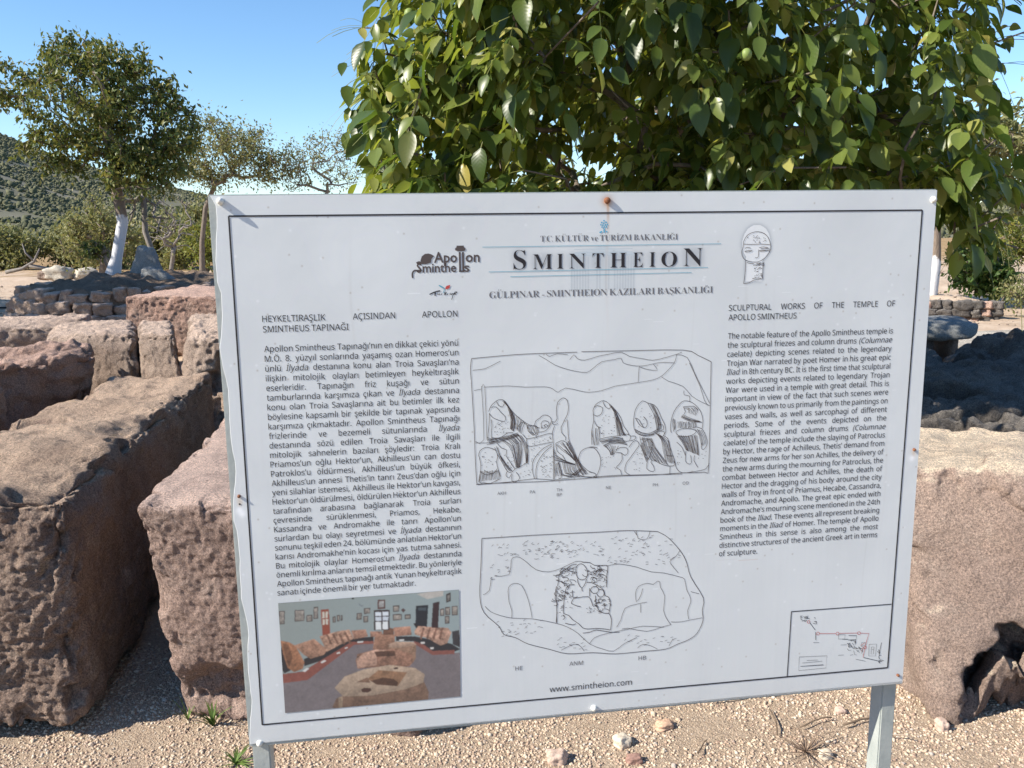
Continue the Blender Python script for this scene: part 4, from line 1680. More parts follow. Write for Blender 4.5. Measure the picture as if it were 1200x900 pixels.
70,0 9547 928 21 -2
70,0 9652 890 22 2
70,0 9527 928 21 -4
70,0 9425 881 16 -12
70,0 9459 919 16 -12
70,0 9450 836 21 -2
70,0 9614 841 21 -3
70,0 9310 826 20 -6
70,0 9538 912 21 4
70,0 9486 831 22 3
70,0 9614 902 21 -1
70,0 9532 849 21 -3
70,0 9436 888 22 4
70,0 9508 1501 17 -13
70,0 9471 1397 19 -9
70,0 9526 1436 22 4
70,0 9471 1525 18 -10
70,0 9506 1450 21 -6
70,0 9545 1368 21 -2
70,0 9464 1391 19 -9
70,0 9541 1500 15 -14
70,0 9464 1439 18 -11
70,0 9573 1517 21 4
70,0 9616 1546 18 -10
70,0 9545 1387 21 -4
70,0 9569 1483 21 6
70,0 9517 1442 22 4
70,0 9581 1398 20 -7
70,0 9577 1374 21 3
70,0 9600 1486 16 -12
70,0 9543 1391 21 4
70,0 9495 1371 21 -6
70,0 9499 1525 18 -11
70,0 9477 1432 21 -6
70,0 9547 1545 20 -7
70,0 9593 1388 20 -5
70,0 9600 1522 22 -2
70,0 9477 1550 20 -7
70,0 9560 1381 16 -12
70,0 9526 1512 22 1
70,0 9518 1410 21 -3
70,0 9527 1409 16 -12
70,0 9465 1377 22 2
70,0 9634 1329 25 -1
70,0 9554 1293 23 -6
70,0 9548 1329 24 7
70,0 9547 1293 25 1
70,0 9629 1340 24 7
70,0 9609 1331 24 -6
70,0 9592 1290 24 7
70,0 9522 1325 25 2
70,0 9621 1301 24 -6
70,0 9489 1331 24 -3
70,0 9507 1297 22 -8
70,0 9558 1295 22 -11
70,0 9567 1325 23 -6
70,0 9554 1300 24 6
#site_plan_black
170,0 10482 8123 2135 15
170,0 10482 8123 -27 1379
100,0 10882 8388 124 169
100,0 11015 8600 13 172
100,0 11593 8800 130 18
100,0 12454 8951 -23 150 -17 172
100,0 12414 9262 20 45
100,0 12082 9243 377 121
100,0 11729 8737 173 15 -6 85 -172 -4
100,0 11885 8836 -4 107
60,0 10695 9105 590 28 -8 263 -583 4 1 -295
60,0 11513 8701 140 12 -6 92 -139 -13 5 -91
60,0 12184 8966 163 8 -5 260 -148 -14 -10 -254
60,0 12238 9029 59 1 -6 156 -50 -3 -3 -154
60,0 12257 9085 32 3
60,0 12019 8913 86 3 -6 68 -86 4 6 -75
60,0 11568 8926 129 5
60,0 11527 9145 118 2
60,0 11911 9264 220 66
60,0 10977 8821 128 11
60,0 11767 8837 98 23
60,0 11706 8896 34 35 42 -29
60,0 11814 8905 46 58
60,0 11713 9015 35 46 53 -6
60,0 11808 8980 33 25
60,0 11856 9071 27 89 44 14
60,0 11786 9168 64 -11
60,0 12013 8988 56 37 -36 127
60,0 11932 9088 57 38
60,0 11959 8994 49 90
60,0 10858 9195 234 11
60,0 10765 9241 425 0
60,0 10726 9312 500 14
60,0 10736 9309 479 10
80,0 10800 8317 -2 13 -15 7 -19 0 -18 -4
80,0 10769 8318 -10 10 -13 8 -17 5 -19 -1
80,0 10724 8264 -18 -6 -11 -12 7 -12 12 -9
80,0 10817 8296 17 -5 19 2 15 9 6 13
80,0 10797 8279 -19 -5 -15 -9 -12 -12 -2 -13
80,0 10765 8303 6 -12 16 -5 19 4 17 7
80,0 10774 8274 2 -13 8 -11 19 -1 19 3
80,0 10811 8327 -2 13 -10 10 -15 7 -18 -5
80,0 10723 8321 -16 -8 -13 -12 -6 -13 6 -12
80,0 10704 8270 -18 -7 -10 -12 -2 -14 7 -11
80,0 10986 8377 15 -4 15 7 10 11 4 12
80,0 10974 8383 6 -11 16 -1 17 0 14 9
80,0 11001 8409 -13 6 -17 2 -16 -6 -5 -12
80,0 11008 8399 12 9 7 11 -9 10 -12 7
80,0 11790 8946 -9 8 -15 5 -16 -6 -9 -11
80,0 11862 8871 18 1 11 10 2 12 -13 7
80,0 11851 8884 17 4 12 10 1 13 -3 11
80,0 11786 8991 -17 -2 -14 -9 -10 -11 -5 -12
80,0 11790 8957 14 9 9 11 -6 11 -10 8
80,0 11879 9011 16 6 11 11 2 12 -5 11
80,0 11758 8991 -17 -6 -5 -12 8 -10 16 -2
80,0 11759 8903 -10 9 -15 3 -17 -4 -14 -8
80,0 11828 9018 17 -2 17 5 6 12 -8 10
80,0 11814 8990 -17 -6 -8 -11 6 -11 12 -7
80,0 11782 8930 -18 -2 -15 -7 -3 -12 2 -12
80,0 11851 8976 15 8 11 10 -1 12 -14 6
80,0 11724 8941 7 -10 13 -6 17 1 15 9
80,0 11793 8868 -6 -12 7 -10 17 0 17 6
80,0 12026 9083 15 8 8 12 -1 12 -8 9
80,0 11953 9034 2 -12 14 -5 17 5 9 12
80,0 11984 9052 11 -8 13 -6 17 4 9 12
80,0 12002 9053 -15 -8 -9 -12 1 -12 7 -10
80,0 11951 9040 -17 0 -14 -8 -6 -12 2 -12
80,0 11970 9073 -5 11 -15 4 -16 -5 -15 -9
80,0 10845 8284 -16 3 -17 0 -16 -6 -8 -11
80,0 10967 8283 16 4 10 11 -1 12 -9 9
80,0 10840 8287 -17 -4 -11 -10 1 -12 5 -10
80,0 10829 8276 -10 -11 -2 -12 11 -8 17 3
80,0 12419 9148 -9 8 -15 0 -10 -9 -7 -11
80,0 12421 9193 -9 -10 4 -9 11 -6 15 3
80,0 12425 9241 4 -10 13 -4 15 1 11 9
80,0 12424 9131 -14 -6 -12 -8 -1 -11 3 -10
80,0 12434 9152 -11 6 -15 -1 -13 -7 -7 -10
80,0 12456 9354 -15 -4 -11 -9 -2 -11 9 -7
80,0 12456 9373 0 -11 12 -5 15 2 8 10
80,0 12477 9354 8 -8 14 -3 15 4 14 6
80,0 12466 9349 -8 -10 -2 -11 9 -7 11 -6
80,0 12458 9397 -15 -1 -14 -6 -8 -11 7 -8
80,0 12447 9380 -15 0 -12 -8 -4 -11 4 -10
#site_plan_red
90,0 11102 8640 356 30
90,0 11522 8672 394 27
90,0 11981 8707 188 21 -35 130 -24 127 -39 257
90,0 11099 8639 -5 19 -15 10 -20 -2 -16 -13 -7 -19 5 -18 15 -11 20 2 16 13 7 19
90,0 11518 8676 -5 18 -15 10 -20 -1 -17 -13 -7 -20 5 -18 15 -11 20 2 17 13 7 20
90,0 11981 8707 -5 19 -16 10 -20 -2 -17 -13 -7 -20 5 -18 15 -10 20 1 17 14 8 19
90,0 10886 8373 -5 17 -15 10 -18 -2 -15 -12 -7 -18 5 -17 14 -9 19 1 15 12 7 18
90,0 12132 9031 -5 17 -14 10 -19 -2 -16 -12 -7 -19 5 -17 14 -10 19 2 16 12 7 19
90,0 12047 9023 -16 85
90,0 12001 8976 84 -47
#site_logo
260,4 3439 1297 -67 4 -48 -1 -32 30 -10 48 7 49
400,4 3364 1180 37 -17 49 13
#tourism_black
200,4 3566 1714 50 -23 74 -26 62 -10
200,4 3666 1673 -5 68
110,3 3702 1699 5 18 31 -11 6 18
110,3 3769 1725 13 -24
110,3 3832 1677 -8 49 31 -11 -18 -13 31 -18
110,3 3873 1728 13 -19
110,3 3917 1704 6 25
110,3 3936 1698 5 25 38 -17 -27 91 -9 12
110,3 3985 1718 44 -24 12 -12 -31 0 -19 36 31 1
#tourism_blue
130,4 3731 1559 35 31 49 20 5 49 -20 36
130,4 3737 1561 48 23 44 38
#header_lines
90,0 4503 922 4319 11
90,0 4602 1350 3982 0
90,0 4980 1440 3298 -6
"""
PHOTO_TXT = """
190,182,170 0.1 759 10 910 -16 909 44 820 63
122,112,112 0.12 -22 709 123 701 394 415 510 423 761 457 850 574 1012 582 1009 1031 -7 1025
48,44,46 0.1 121 517 331 399 386 369 512 364 511 411 385 400 219 545 119 583
48,46,50 0.1 637 381 744 395 950 491 1003 551 967 568 841 543 735 439 636 422
142,78,64 0.15 -10 638 108 630 385 399 511 405 510 430 403 426 132 712 -13 721
138,80,68 0.15 735 436 788 473 841 543 967 553 967 590 841 582 743 467
215,210,200 0 108 625 132 599 147 609 121 637
215,210,200 0 210 559 233 540 244 552 218 572
215,210,200 0 302 486 320 478 322 493 303 498
215,210,200 0 348 445 366 440 366 451 350 457
215,210,200 0 421 399 453 400 452 412 421 411
215,210,200 0 654 413 681 414 681 428 656 428
215,210,200 0 775 452 797 450 799 468 777 468
215,210,200 0 828 508 850 508 850 526 830 526
48,44,46 0.1 -11 426 19 357 45 609 8 633 -11 558
168,112,75 0.4 -2 333 46 354 80 395 122 547 111 604 63 629 28 585 8 458
125,82,55 0.4 10 356 41 375 59 494 37 579 26 533
172,126,98 0.5 72 386 181 342 254 450 230 495 157 519 122 481
182,138,110 0.6 213 324 317 291 379 284 402 371 331 411 249 469
130,92,72 0.5 245 306 257 301 282 400 273 409
130,92,72 0.5 280 311 293 305 318 404 309 413
130,92,72 0.5 316 316 329 310 354 409 344 418
130,92,72 0.5 352 321 364 315 389 414 380 423
168,122,97 0.5 388 293 469 296 481 360 404 376
168,122,97 0.5 495 317 557 323 565 371 494 367
170,122,97 0.5 625 298 719 300 726 381 628 380
45,40,40 0.2 737 275 773 265 795 305 754 330
188,144,118 0.6 741 343 764 303 933 343 952 386 927 483 887 500 816 423 744 378
138,98,78 0.5 790 320 801 321 781 430 771 414
138,98,78 0.5 826 324 837 326 817 435 807 419
138,98,78 0.5 862 329 872 331 853 440 843 424
138,98,78 0.5 897 334 908 335 889 445 878 429
60,58,60 0.3 955 379 996 370 1002 535 959 499
158,114,88 0.4 519 358 575 346 630 365 631 491 572 498 505 482
120,82,62 0.4 567 305 596 295 625 308 626 362 566 359
150,115,90 0.4 590 464 750 471 745 604 722 648 593 568
188,152,125 0.3 592 449 636 428 734 446 752 474 671 489 599 477
150,108,85 0.6 406 571 418 514 527 484 635 499 724 556 733 632 706 670 505 647 415 649
192,148,122 0.5 410 557 454 511 527 487 581 499 525 558 524 632 415 643
95,65,50 0.4 513 505 625 510 633 559 525 555
128,98,78 0.35 326 884 481 900 682 870 788 819 815 927 810 1001 570 1006 295 1005 261 985 287 908
152,128,102 0.3 299 898 322 891 321 1004 300 1005
176,150,124 0.25 281 807 341 709 451 659 596 639 740 689 795 757 785 833 682 880 481 910 326 894
150,110,78 0.3 468 750 532 678 696 723 637 844 519 812
88,60,44 0.3 484 771 557 752 616 773 642 812 633 843 519 812
132,98,76 0.3 407 771 467 735 484 789
78,50,40 0.1 428 843 446 831 482 839 487 861 468 878 434 870
72,50,42 0.1 615 669 640 666 645 685 622 685
58,45,45 0 519 125 606 133 602 317 515 308
222,228,232 0 526 144 559 148 559 184 525 179
222,228,232 0 566 146 598 150 598 186 566 182
205,212,218 0 525 188 558 192 558 228 525 224
205,212,218 0 566 190 598 195 597 230 565 226
230,232,228 0 526 233 557 237 556 308 525 304
232,234,230 0 565 235 595 239 593 310 563 306
150,72,48 0.1 228 85 271 85 273 306 229 318
205,198,178 0 235 104 247 105 246 164 233 162
205,198,178 0 253 103 265 105 263 163 251 162
205,198,178 0 235 171 247 173 245 223 233 221
205,198,178 0 252 171 265 172 263 222 251 221
36,40,48 0.1 753 117 823 117 813 318 749 286
70,82,88 0 766 133 810 139 810 166 766 160
58,38,42 0.1 850 102 887 92 876 333 838 328
75,62,58 0 0 70 32 70 27 186 -5 186
150,140,128 0.5 4 78 27 78 23 180 0 180
75,62,58 0 86 71 138 73 135 175 82 173
150,140,128 0.5 90 78 134 81 131 168 87 166
75,62,58 0 148 122 181 122 179 183 146 184
150,140,128 0.5 152 130 176 130 175 177 151 177
75,62,58 0 189 57 213 56 210 161 185 162
150,140,128 0.5 193 65 209 64 206 155 190 155
75,62,58 0 290 155 306 153 305 208 289 211
150,140,128 0.5 295 163 302 161 301 202 293 204
75,62,58 0 314 146 330 144 328 200 312 202
150,140,128 0.5 318 154 325 152 324 193 317 195
75,62,58 0 334 149 345 146 343 196 333 199
150,140,128 0.5 338 157 340 154 339 189 337 192
75,62,58 0 422 142 451 142 449 201 421 201
150,140,128 0.5 427 150 446 150 445 194 426 195
75,62,58 0 464 101 498 100 497 153 463 154
150,140,128 0.5 469 108 493 109 493 147 468 147
75,62,58 0 459 174 486 173 484 229 458 230
150,140,128 0.5 463 182 481 181 480 222 462 223
75,62,58 0 626 100 660 100 659 154 625 154
150,140,128 0.5 630 108 655 108 655 147 630 147
75,62,58 0 623 177 673 179 672 235 622 233
150,140,128 0.5 627 185 668 187 667 229 626 227
75,62,58 0 690 189 722 189 722 230 690 230
150,140,128 0.5 695 197 718 197 717 224 694 224
75,62,58 0 890 161 913 160 913 225 890 227
150,140,128 0.5 895 169 909 168 908 219 894 220
75,62,58 0 919 150 947 149 947 224 918 225
150,140,128 0.5 923 158 943 157 942 217 923 218
75,62,58 0 916 230 941 229 941 301 916 302
150,140,128 0.5 921 238 937 238 936 294 920 295
75,62,58 0 956 143 990 143 989 229 956 230
150,140,128 0.5 961 151 986 151 985 223 960 223
92,55,50 0 541 35 583 37 581 121 539 119
175,172,165 0.4 548 49 576 49 574 107 547 107
85,60,60 0 670 145 682 127 696 148 682 170
60,50,48 0 925 31 952 16 950 97 926 109
130,125,118 0.4 931 44 947 34 944 86 932 96
120,130,135 0 435 51 452 75 465 70 454 87 438 71
40,40,40 0 400 -5 411 -4 411 14 400 13
"""
# ------------------------------------------------------------------ trees and shrubs
tree('small_tree', 'small broadleaf tree with whitewashed trunk growing from the round stone-edged mound', (-5.02, 10.8, 1.08),
     [(-5.12, 10.8, 1.05), (-5.0, 10.8, 1.42), (-4.88, 10.8, 1.87), (-4.93, 10.8, 2.34), (-4.90, 10.8, 2.75), (-4.98, 10.8, 3.1)],
     [(-5.0, 10.8, 3.25, .85, .9, .75), (-6.1, 10.8, 3.5, .34, .4, .32), (-5.5, 10.7, 2.8, .42, .55, .40), (-4.25, 10.8, 2.85, .42, .6, .55), (-5.35, 10.9, 3.85, .45, .5, .32),
      (-4.15, 10.8, 3.45, .2, .3, .16), (-4.6, 10.7, 2.5, .55, .6, .33), (-4.6, 10.8, 3.75, .3, .3, .25)],
     400, 44, .066, 'leaf_small', 'bark_wash_left', .07, .005, seed=11, spread=.10, droop=.9, flare=1.8)
tree('sucker_shoots', 'dark leafy shoots sprouting at the foot of the whitewashed trunk on the mound', (-5.30, 10.95, 1.1),
     [(-5.12, 10.93, 1.15), (-5.16, 10.95, 1.3), (-5.2, 10.95, 1.4)], [(-5.32, 10.95, 1.52, .17, .2, .17)], 22, 22, .06, 'leaf_small', 'bark', .05, .005, seed=12, spread=.05, cat='shoots')
tree('thin_tree', 'thin crooked sapling standing right behind the leaning grey slab', (-4.85, 11.6, .9),
     [(-4.80, 11.6, .85), (-4.82, 11.6, 1.25), (-4.95, 11.6, 1.75), (-4.93, 11.6, 2.2)], [(-4.95, 11.6, 2.1, .45, .4, .45)], 26, 5, .06, 'leaf_olive', 'bark_grey', .04, .005, seed=13, spread=.08)
tree('olive_tree', 'loose-crowned olive-green tree standing beyond the top left corner of the board', (-7.3, 20.2, .85),
     [(-7.35, 20.2, .8), (-7.3, 20.2, 1.6), (-7.15, 20.2, 2.4), (-6.9, 20.2, 2.9)], [(-6.5, 20, 3.75, 1.05, 1, .75), (-5.5, 20, 3.4, .55, .7, .55), (-7.4, 20, 3.3, .5, .6, .45), (-6.8, 20, 4.35, .35, .4, .25), (-5.9, 20, 4.1, .35, .4, .3), (-6.3, 20, 3.05, 1.1, .6, .15)],
     220, 34, .08, 'leaf_olive', 'bark', .06, .009, seed=14, spread=.2, step=.4, group='trees beyond the board')
tree('bare_tree', 'nearly leafless pale tree between the olive tree and the walnut crown', (-4.6, 20.5, .85),
     [(-4.55, 20.5, .8), (-4.6, 20.5, 1.7), (-4.5, 20.5, 2.5)], [(-4.5, 20.5, 3.5, .85, .7, .8), (-5.1, 20.4, 3.2, .4, .5, .6), (-3.8, 20.4, 3.5, .4, .4, .8)],
     300, 8, .065, 'leaf_olive', 'bark_grey', .045, .0045, seed=15, spread=.12, step=.35, group='trees beyond the board')
tree('bare_shrub', 'leafless grey-brown shrub beside the left edge of the board', (-6.6, 16.5, .85),
     [(-6.6, 16.5, .8), (-6.6, 16.5, 1.1), (-6.55, 16.5, 1.3)], [(-6.55, 16.5, 1.95, .6, .5, .6)], 120, 1, .05, 'leaf_olive', 'bark_grey', .05, .005, seed=16, spread=.1, cat='shrub', sides=4)
tree('tall_olive_shrub', 'tall grey-green olive shrub directly behind the whitewashed left trunk', (-8.2, 17, .9),
     [(-8.2, 17, .8), (-8.15, 17, 1.2), (-8.1, 17, 1.5)], [(-8.2, 17, 2.05, .55, .5, .65), (-7.7, 17, 1.7, .45, .4, .5), (-8.6, 17, 1.7, .4, .4, .5)], 110, 40, .075, 'leaf_olive', 'bark', .07, .007, seed=17, spread=.16, cat='shrub')
sh = tree('olive_shrub', 'rounded grey-green olive shrub at the left picture edge beyond the fallen branch', (0, 0, 0),
     [(0, 0, -.1), (0.02, 0, .3), (0, .03, .5)], [(0, 0, 1.05, .8, .7, .55), (.6, 0, .75, .6, .6, .55), (-.6, .1, .7, .6, .6, .55), (0, -.3, .4, .9, .5, .3)], 150, 44, .12, 'leaf_olive', 'bark', .07, .008, seed=18, spread=.2, cat='shrub', group='olive shrubs in a row beyond the sandy ground')
sh.location = (-15.8, 26.5, .72)
for x, y, rz, s, lab in [(-14.0, 27.5, 1.1, 1.05, 'second olive shrub from the left, above the white rubble'), (-12.6, 26, 2.3, 1.15, 'olive shrub seen just left of the whitewashed left trunk'),
     (-10.6, 26, 4.1, 1.1, 'low olive shrub seen between the whitewashed trunk and the leaning slab'), (-9.6, 25, 5.2, 1.0, 'low olive shrub seen right of the leaning slab'),
     (-17.6, 29, .6, 1.1, 'olive shrub cut by the left picture edge'), (-11.6, 33, 3.3, 1.6, 'farther olive shrub rising above the row behind the mound tree'), (-16.5, 35, 2.0, 1.2, 'farther olive shrub above the row at the far left')]:
    copy_tree(sh, (x, y, .74), rz, s, lab)
tree('yellow_bush', 'bright yellow-green bush touching the left edge of the board', (-7.9, 22, .9),
     [(-7.9, 22, .8), (-7.9, 22, 1.1), (-7.88, 22, 1.3)], [(-7.9, 22, 1.5, .6, .5, .6), (-7.4, 22, 1.8, .5, .5, .5)], 80, 36, .10, 'leaf_yellow', 'bark', .06, .007, seed=19, spread=.18, cat='bush')
tree('whitewashed_tree', 'tree with a slim whitewashed trunk behind the low stone wall', (5.05, 10.15, .82),
     [(5.06, 10.15, .78), (5.10, 10.15, 1.2), (5.07, 10.15, 1.6), (5.1, 10.15, 2.0)], [(5.1, 10.2, 2.65, 1.0, .9, .5), (6.0, 10.2, 2.4, .5, .6, .5), (4.2, 10.3, 2.4, .5, .5, .4), (6.25, 10.2, 1.95, .22, .3, .3)],
     150, 42, .08, 'leaf_olive', 'bark_wash_right', .062, .006, seed=20, spread=.18)
tree('fig_bush', 'dense glossy green bush right of the slim whitewashed trunk', (5.95, 10.7, .82),
     [(5.95, 10.7, .78), (5.95, 10.7, 1.0), (5.97, 10.7, 1.1)], [(5.85, 10.7, 1.15, .33, .3, .34), (6.1, 10.7, 1.0, .3, .3, .26)], 80, 30, .085, 'leaf_fig', 'bark', .04, .005, seed=21, spread=.1, cat='bush')
tree('low_bush', 'low grey-green bush at the right end of the low stone wall', (6.05, 9.6, .62),
     [(6.05, 9.6, .55), (6.05, 9.6, .75), (6.05, 9.6, .85)], [(5.85, 9.6, .85, .3, .3, .26), (6.3, 9.6, .9, .3, .3, .3)], 70, 38, .045, 'leaf_olive', 'bark', .03, .004, seed=22, spread=.1, cat='bush')
tree('yellow_green_tree', 'yellow-green bushy tree at the right picture edge below the hill', (8.9, 14.5, .8),
     [(8.9, 14.5, .7), (8.9, 14.5, 1.1), (8.9, 14.5, 1.3)], [(8.5, 14.5, 1.35, .55, .5, .5), (9.2, 14.5, 1.5, .6, .5, .5)], 100, 40, .07, 'leaf_yellow', 'bark', .06, .006, seed=23, spread=.17, cat='bush')
tree('shade_tree', 'tree standing outside the picture to the left that shades the mound', (-9.4, 9.0, .8),
     [(-9.4, 9.0, .7), (-9.4, 9.0, 1.7), (-9.3, 9.0, 2.6)], [(-7.5, 8.0, 3.6, 1.3, 1.3, .7), (-8.9, 9.3, 3.6, 1.3, 1.3, .7), (-10.3, 10.5, 3.6, 1.3, 1.3, .7)], 230, 40, .16, 'leaf_small', 'bark', .12, .01, seed=24, spread=.3)

# the walnut tree behind the board
def walnut():
    rs = np.random.RandomState(31)
    base = np.array([.98, 4.55, 0.0])
    e = empty('walnut_tree', tuple(base)); tag(e, 'walnut tree with large drooping leaves filling the sky behind the board', 'tree')
    clumps = [(1.3, 5.3, 2.6, .9, .7, .8), (.2, 5.0, 2.3, .6, .6, .8), (-.12, 3.6, 2.75, .3, .5, .4), (-.20, 3.75, 2.30, .42, .8, .85), (.45, 3.75, 2.5, .75, .85, .85), (1.2, 3.9, 2.5, .8, .9, .85), (1.80, 3.85, 2.35, .48, .7, .75), (1.90, 3.55, 1.72, .24, .4, .28),
              (.3, 3.75, 1.75, .8, .6, .25), (1.2, 3.8, 1.8, .8, .6, .25), (.7, 4.2, 3.4, 1.3, 1.0, .55), (1.9, 3.9, 3.0, .3, .5, .35), (-.42, 3.6, 1.85, .22, .5, .40)]
    tp, _ = in_clumps(rs, clumps, 760, .42)
    trunk = [base, (.96, 4.52, .6), (.93, 4.45, 1.2), (.90, 4.3, 1.75), (.90, 4.2, 2.15), (.96, 4.2, 2.6)]
    nodes, par, tips = skeleton(rs, [np.array(p) for p in trunk], tp, .2, .05, .2)
    V, F = tree_mesh(nodes, par, .0025, .07, 1.9, 7, 1.3)
    link('trunk', np_mesh('trunk', V - base, F), M['bark'], e, smooth=True)
    P, D, Nn, S = [], [], [], []
    RV, RF = [], []
    axis = np.array([.95, 4.2])
    for i in tips:
        c = nodes[i]; pp = nodes[par[i]]; fw = c - pp; fw /= np.linalg.norm(fw) + 1e-9
        for q in range(5):
            a0 = c + (pp - c) * rs.uniform(0, 1) if q else c
            out = np.array([c[0] - axis[0], c[1] - axis[1], 0]); out /= np.linalg.norm(out) + 1e-6
            d = fw * .5 + out * .55 + rs.normal(size=3) * .55 + np.array([0, 0, -.25]); d /= np.linalg.norm(d)
            L = rs.uniform(.14, .26); npair = rs.choice([2, 2, 3]); sag = rs.uniform(.3, .9)
            pts = []
            for k in range(5):
                t = k / 4; pts.append(a0 + d * L * t + np.array([0, 0, -sag * L * t * t * .6]))
            b = len(RV)
            for k in range(5):
                sd = np.cross(d, [0, 0, 1]); sd /= np.linalg.norm(sd) + 1e-6
                RV.extend([pts[k] - sd * .0012, pts[k] + sd * .0012 + np.array([0, 0, .002])])
            for k in range(4): RF.append((b + 2 * k, b + 2 * k + 1, b + 2 * k + 3, b + 2 * k + 2))
            side = np.cross(d, [0, 0, 1.0]); side /= np.linalg.norm(side) + 1e-6; upv = np.cross(side, d)
            sz = rs.uniform(.055, .102)
            for k in range(npair):
                t = (k + 1.0) / (npair + .6); f = t * 4; j = min(3, int(f)); pc = pts[j] + (pts[j + 1] - pts[j]) * (f - j)
                for s in (-1, 1):
                    dd = side * s * .8 + d * .5 + np.array([0, 0, -rs.uniform(.15, 1.0)]) + rs.normal(size=3) * .18
                    P.append(pc); D.append(dd); Nn.append(upv + rs.normal(size=3) * .3 + side * s * .3); S.append(sz * (.7 + .4 * t) * rs.uniform(.85, 1.15))
            P.append(pts[4]); D.append(pts[4] - pts[3] + rs.normal(size=3) * .01 + np.array([0, 0, -.02])); Nn.append(upv + rs.normal(size=3) * .3); S.append(sz * 1.3)
    P, D, Nn, S = map(np.array, (P, D, Nn, S))
    m_ = (P[:, 2] > 1.38) & (P[:, 0] > -.8 + .05 * rs.normal(size=len(P))) & (P[:, 0] < 2.3)
    q_ = P[:, 0] / P[:, 1] + .012 * rs.normal(size=len(P)); zl = P[:, 2] - .02 * rs.normal(size=len(P))
    m_ &= (q_ > np.where(P[:, 2] < 2.15, -.178, -.150) - .02 * np.sin(P[:, 2] * 9)) & (q_ < np.where(zl > 1.9, .555, .60)) & ~((q_ > .555) & (zl < 1.67)) & (zl > 1.5 - .1 * (q_ < .4))
    P, D, Nn, S = P[m_], D[m_], Nn[m_], S[m_]
    link('leaf_stalks', np_mesh('leaf_stalks', np.array(RV) - base, np.array(RF)), flat('leaf_stalk', (.16, .17, .05), .6), e)
    # the leaves that show largest are leaves of their own, the rest one mass
    cam_p = np.array([0, 0, 1.6]); dist = np.linalg.norm(P - cam_p, axis=1)
    el = (P[:, 2] - 1.6) / P[:, 1]; seen = (el > .05) & (el < .30) & (np.abs(P[:, 0] / P[:, 1]) < .60) | ((el > -.02) & (P[:, 0] / P[:, 1] > .5) & (P[:, 0] / P[:, 1] < .6))
    score = S / dist + np.where(seen, 10, 0); o_ = np.argsort(-score); big, rest = o_[:300], o_[300:]
    T = leaf_template(5, .54, .22, .14, .05)
    V, F = place_leaves(T, P[rest], D[rest], Nn[rest], S[rest])
    o = link('foliage', np_mesh('foliage', V - base, F), M['leaf_walnut'], e, smooth=True); o['kind'] = 'stuff'
    vs = [np_mesh('leaf', *leaf_template(6, w_, c_, f_, .08)) for w_, c_, f_ in ((.50, .2, .16), (.56, .3, .10), (.52, -.1, .2), (.58, .35, .22))]
    ms = []
    for k, (c1, c2) in enumerate((((.05, .085, .02), (.15, .23, .025)), ((.07, .115, .028), (.22, .29, .035)), ((.11, .155, .04), (.28, .33, .05)), ((.20, .21, .06), (.34, .36, .07)))):
        m, n, l, b = mat('large_leaf'); tcn = n.new('ShaderNodeTexCoord')
        sp = n.new('ShaderNodeSeparateXYZ'); l.new(tcn.outputs['Object'], sp.inputs[0])
        ay = math_(n, l, 'ABSOLUTE', sp.outputs[1])
        vein = math_(n, l, 'ABSOLUTE', math_(n, l, 'SUBTRACT', math_(n, l, 'FRACT', math_(n, l, 'MULTIPLY', math_(n, l, 'SUBTRACT', sp.outputs[0], math_(n, l, 'MULTIPLY', ay, .9)), 9.0)), .5))
        vm = mapr(n, l, vein, 0, .12, 1, 0); mid = mapr(n, l, ay, 0.0, .03, 1, 0)
        f = math_(n, l, 'MAXIMUM', math_(n, l, 'MULTIPLY', vm, .35), mid)
        c = mix(n, l, math_(n, l, 'MULTIPLY', f, .15), c1, tuple(min(1, v * 1.9 + .02) for v in c1))
        oi = n.new('ShaderNodeObjectInfo').outputs['Random']
        c = mix(n, l, 1.0, c, ramp(n, l, oi, [(0, (.6, .65, .6)), (.5, (1, 1, 1)), (.85, (1.5, 1.35, 1.2)), (1, (2.0, 1.6, 1.5))]), 'MULTIPLY')
        blot = noise(n, l, tcn.outputs['Object'], 7, 5, .7); c = mix(n, l, mapr(n, l, blot, .62, .72, 0, .5), c, (.16, .12, .05))
        l.new(c, b.inputs['Base Color']); b.inputs['Roughness'].default_value = .36; b.inputs['Specular IOR Level'].default_value = .4
        l.new(bump(n, l, vein, .006, .06), b.inputs['Normal'])
        t = n.new('ShaderNodeBsdfTranslucent'); t.inputs[0].default_value = (*c2, 1)
        x = n.new('ShaderNodeMixShader'); x.inputs[0].default_value = .38; l.new(b.outputs[0], x.inputs[1]); l.new(t.outputs[0], x.inputs[2]); l.new(x.outputs[0], n['Material Output'].inputs[0])
        ms.append(m)
    for me, m in zip(vs, (0, 1, 2, 0)): me.materials.append(ms[m]); me.polygons.foreach_set('use_smooth', [True] * len(me.polygons))
    yl = vs[0].copy(); yl.materials[0] = ms[3]; vs.append(yl)
    for k, i in enumerate(big):
        d = D[i] / np.linalg.norm(D[i]); bb = np.cross(Nn[i], d); bb /= np.linalg.norm(bb); n2 = np.cross(d, bb)
        o = bpy.data.objects.new('leaf', vs[4] if k % 17 == 3 else vs[k % 4]); COL.objects.link(o); o.parent = e
        R = Matrix((tuple(d), tuple(bb), tuple(n2))).transposed().to_4x4()
        o.matrix_local = Matrix.Translation(Vector(P[i] - base)) @ R @ Matrix.Scale(float(S[i]) * 1.08, 4)
    fm = flat('walnut_husk', (.20, .26, .07), .5)
    me = py_mesh('walnut_fruit', [tuple(v) for v in ICO[0]], [tuple(f) for f in ICO[1]])
    bm = bmesh.new(); bmesh.ops.create_icosphere(bm, subdivisions=3, radius=1); bm.to_mesh(me); bm.free(); me.materials.append(fm); me.polygons.foreach_set('use_smooth', [True] * len(me.polygons))
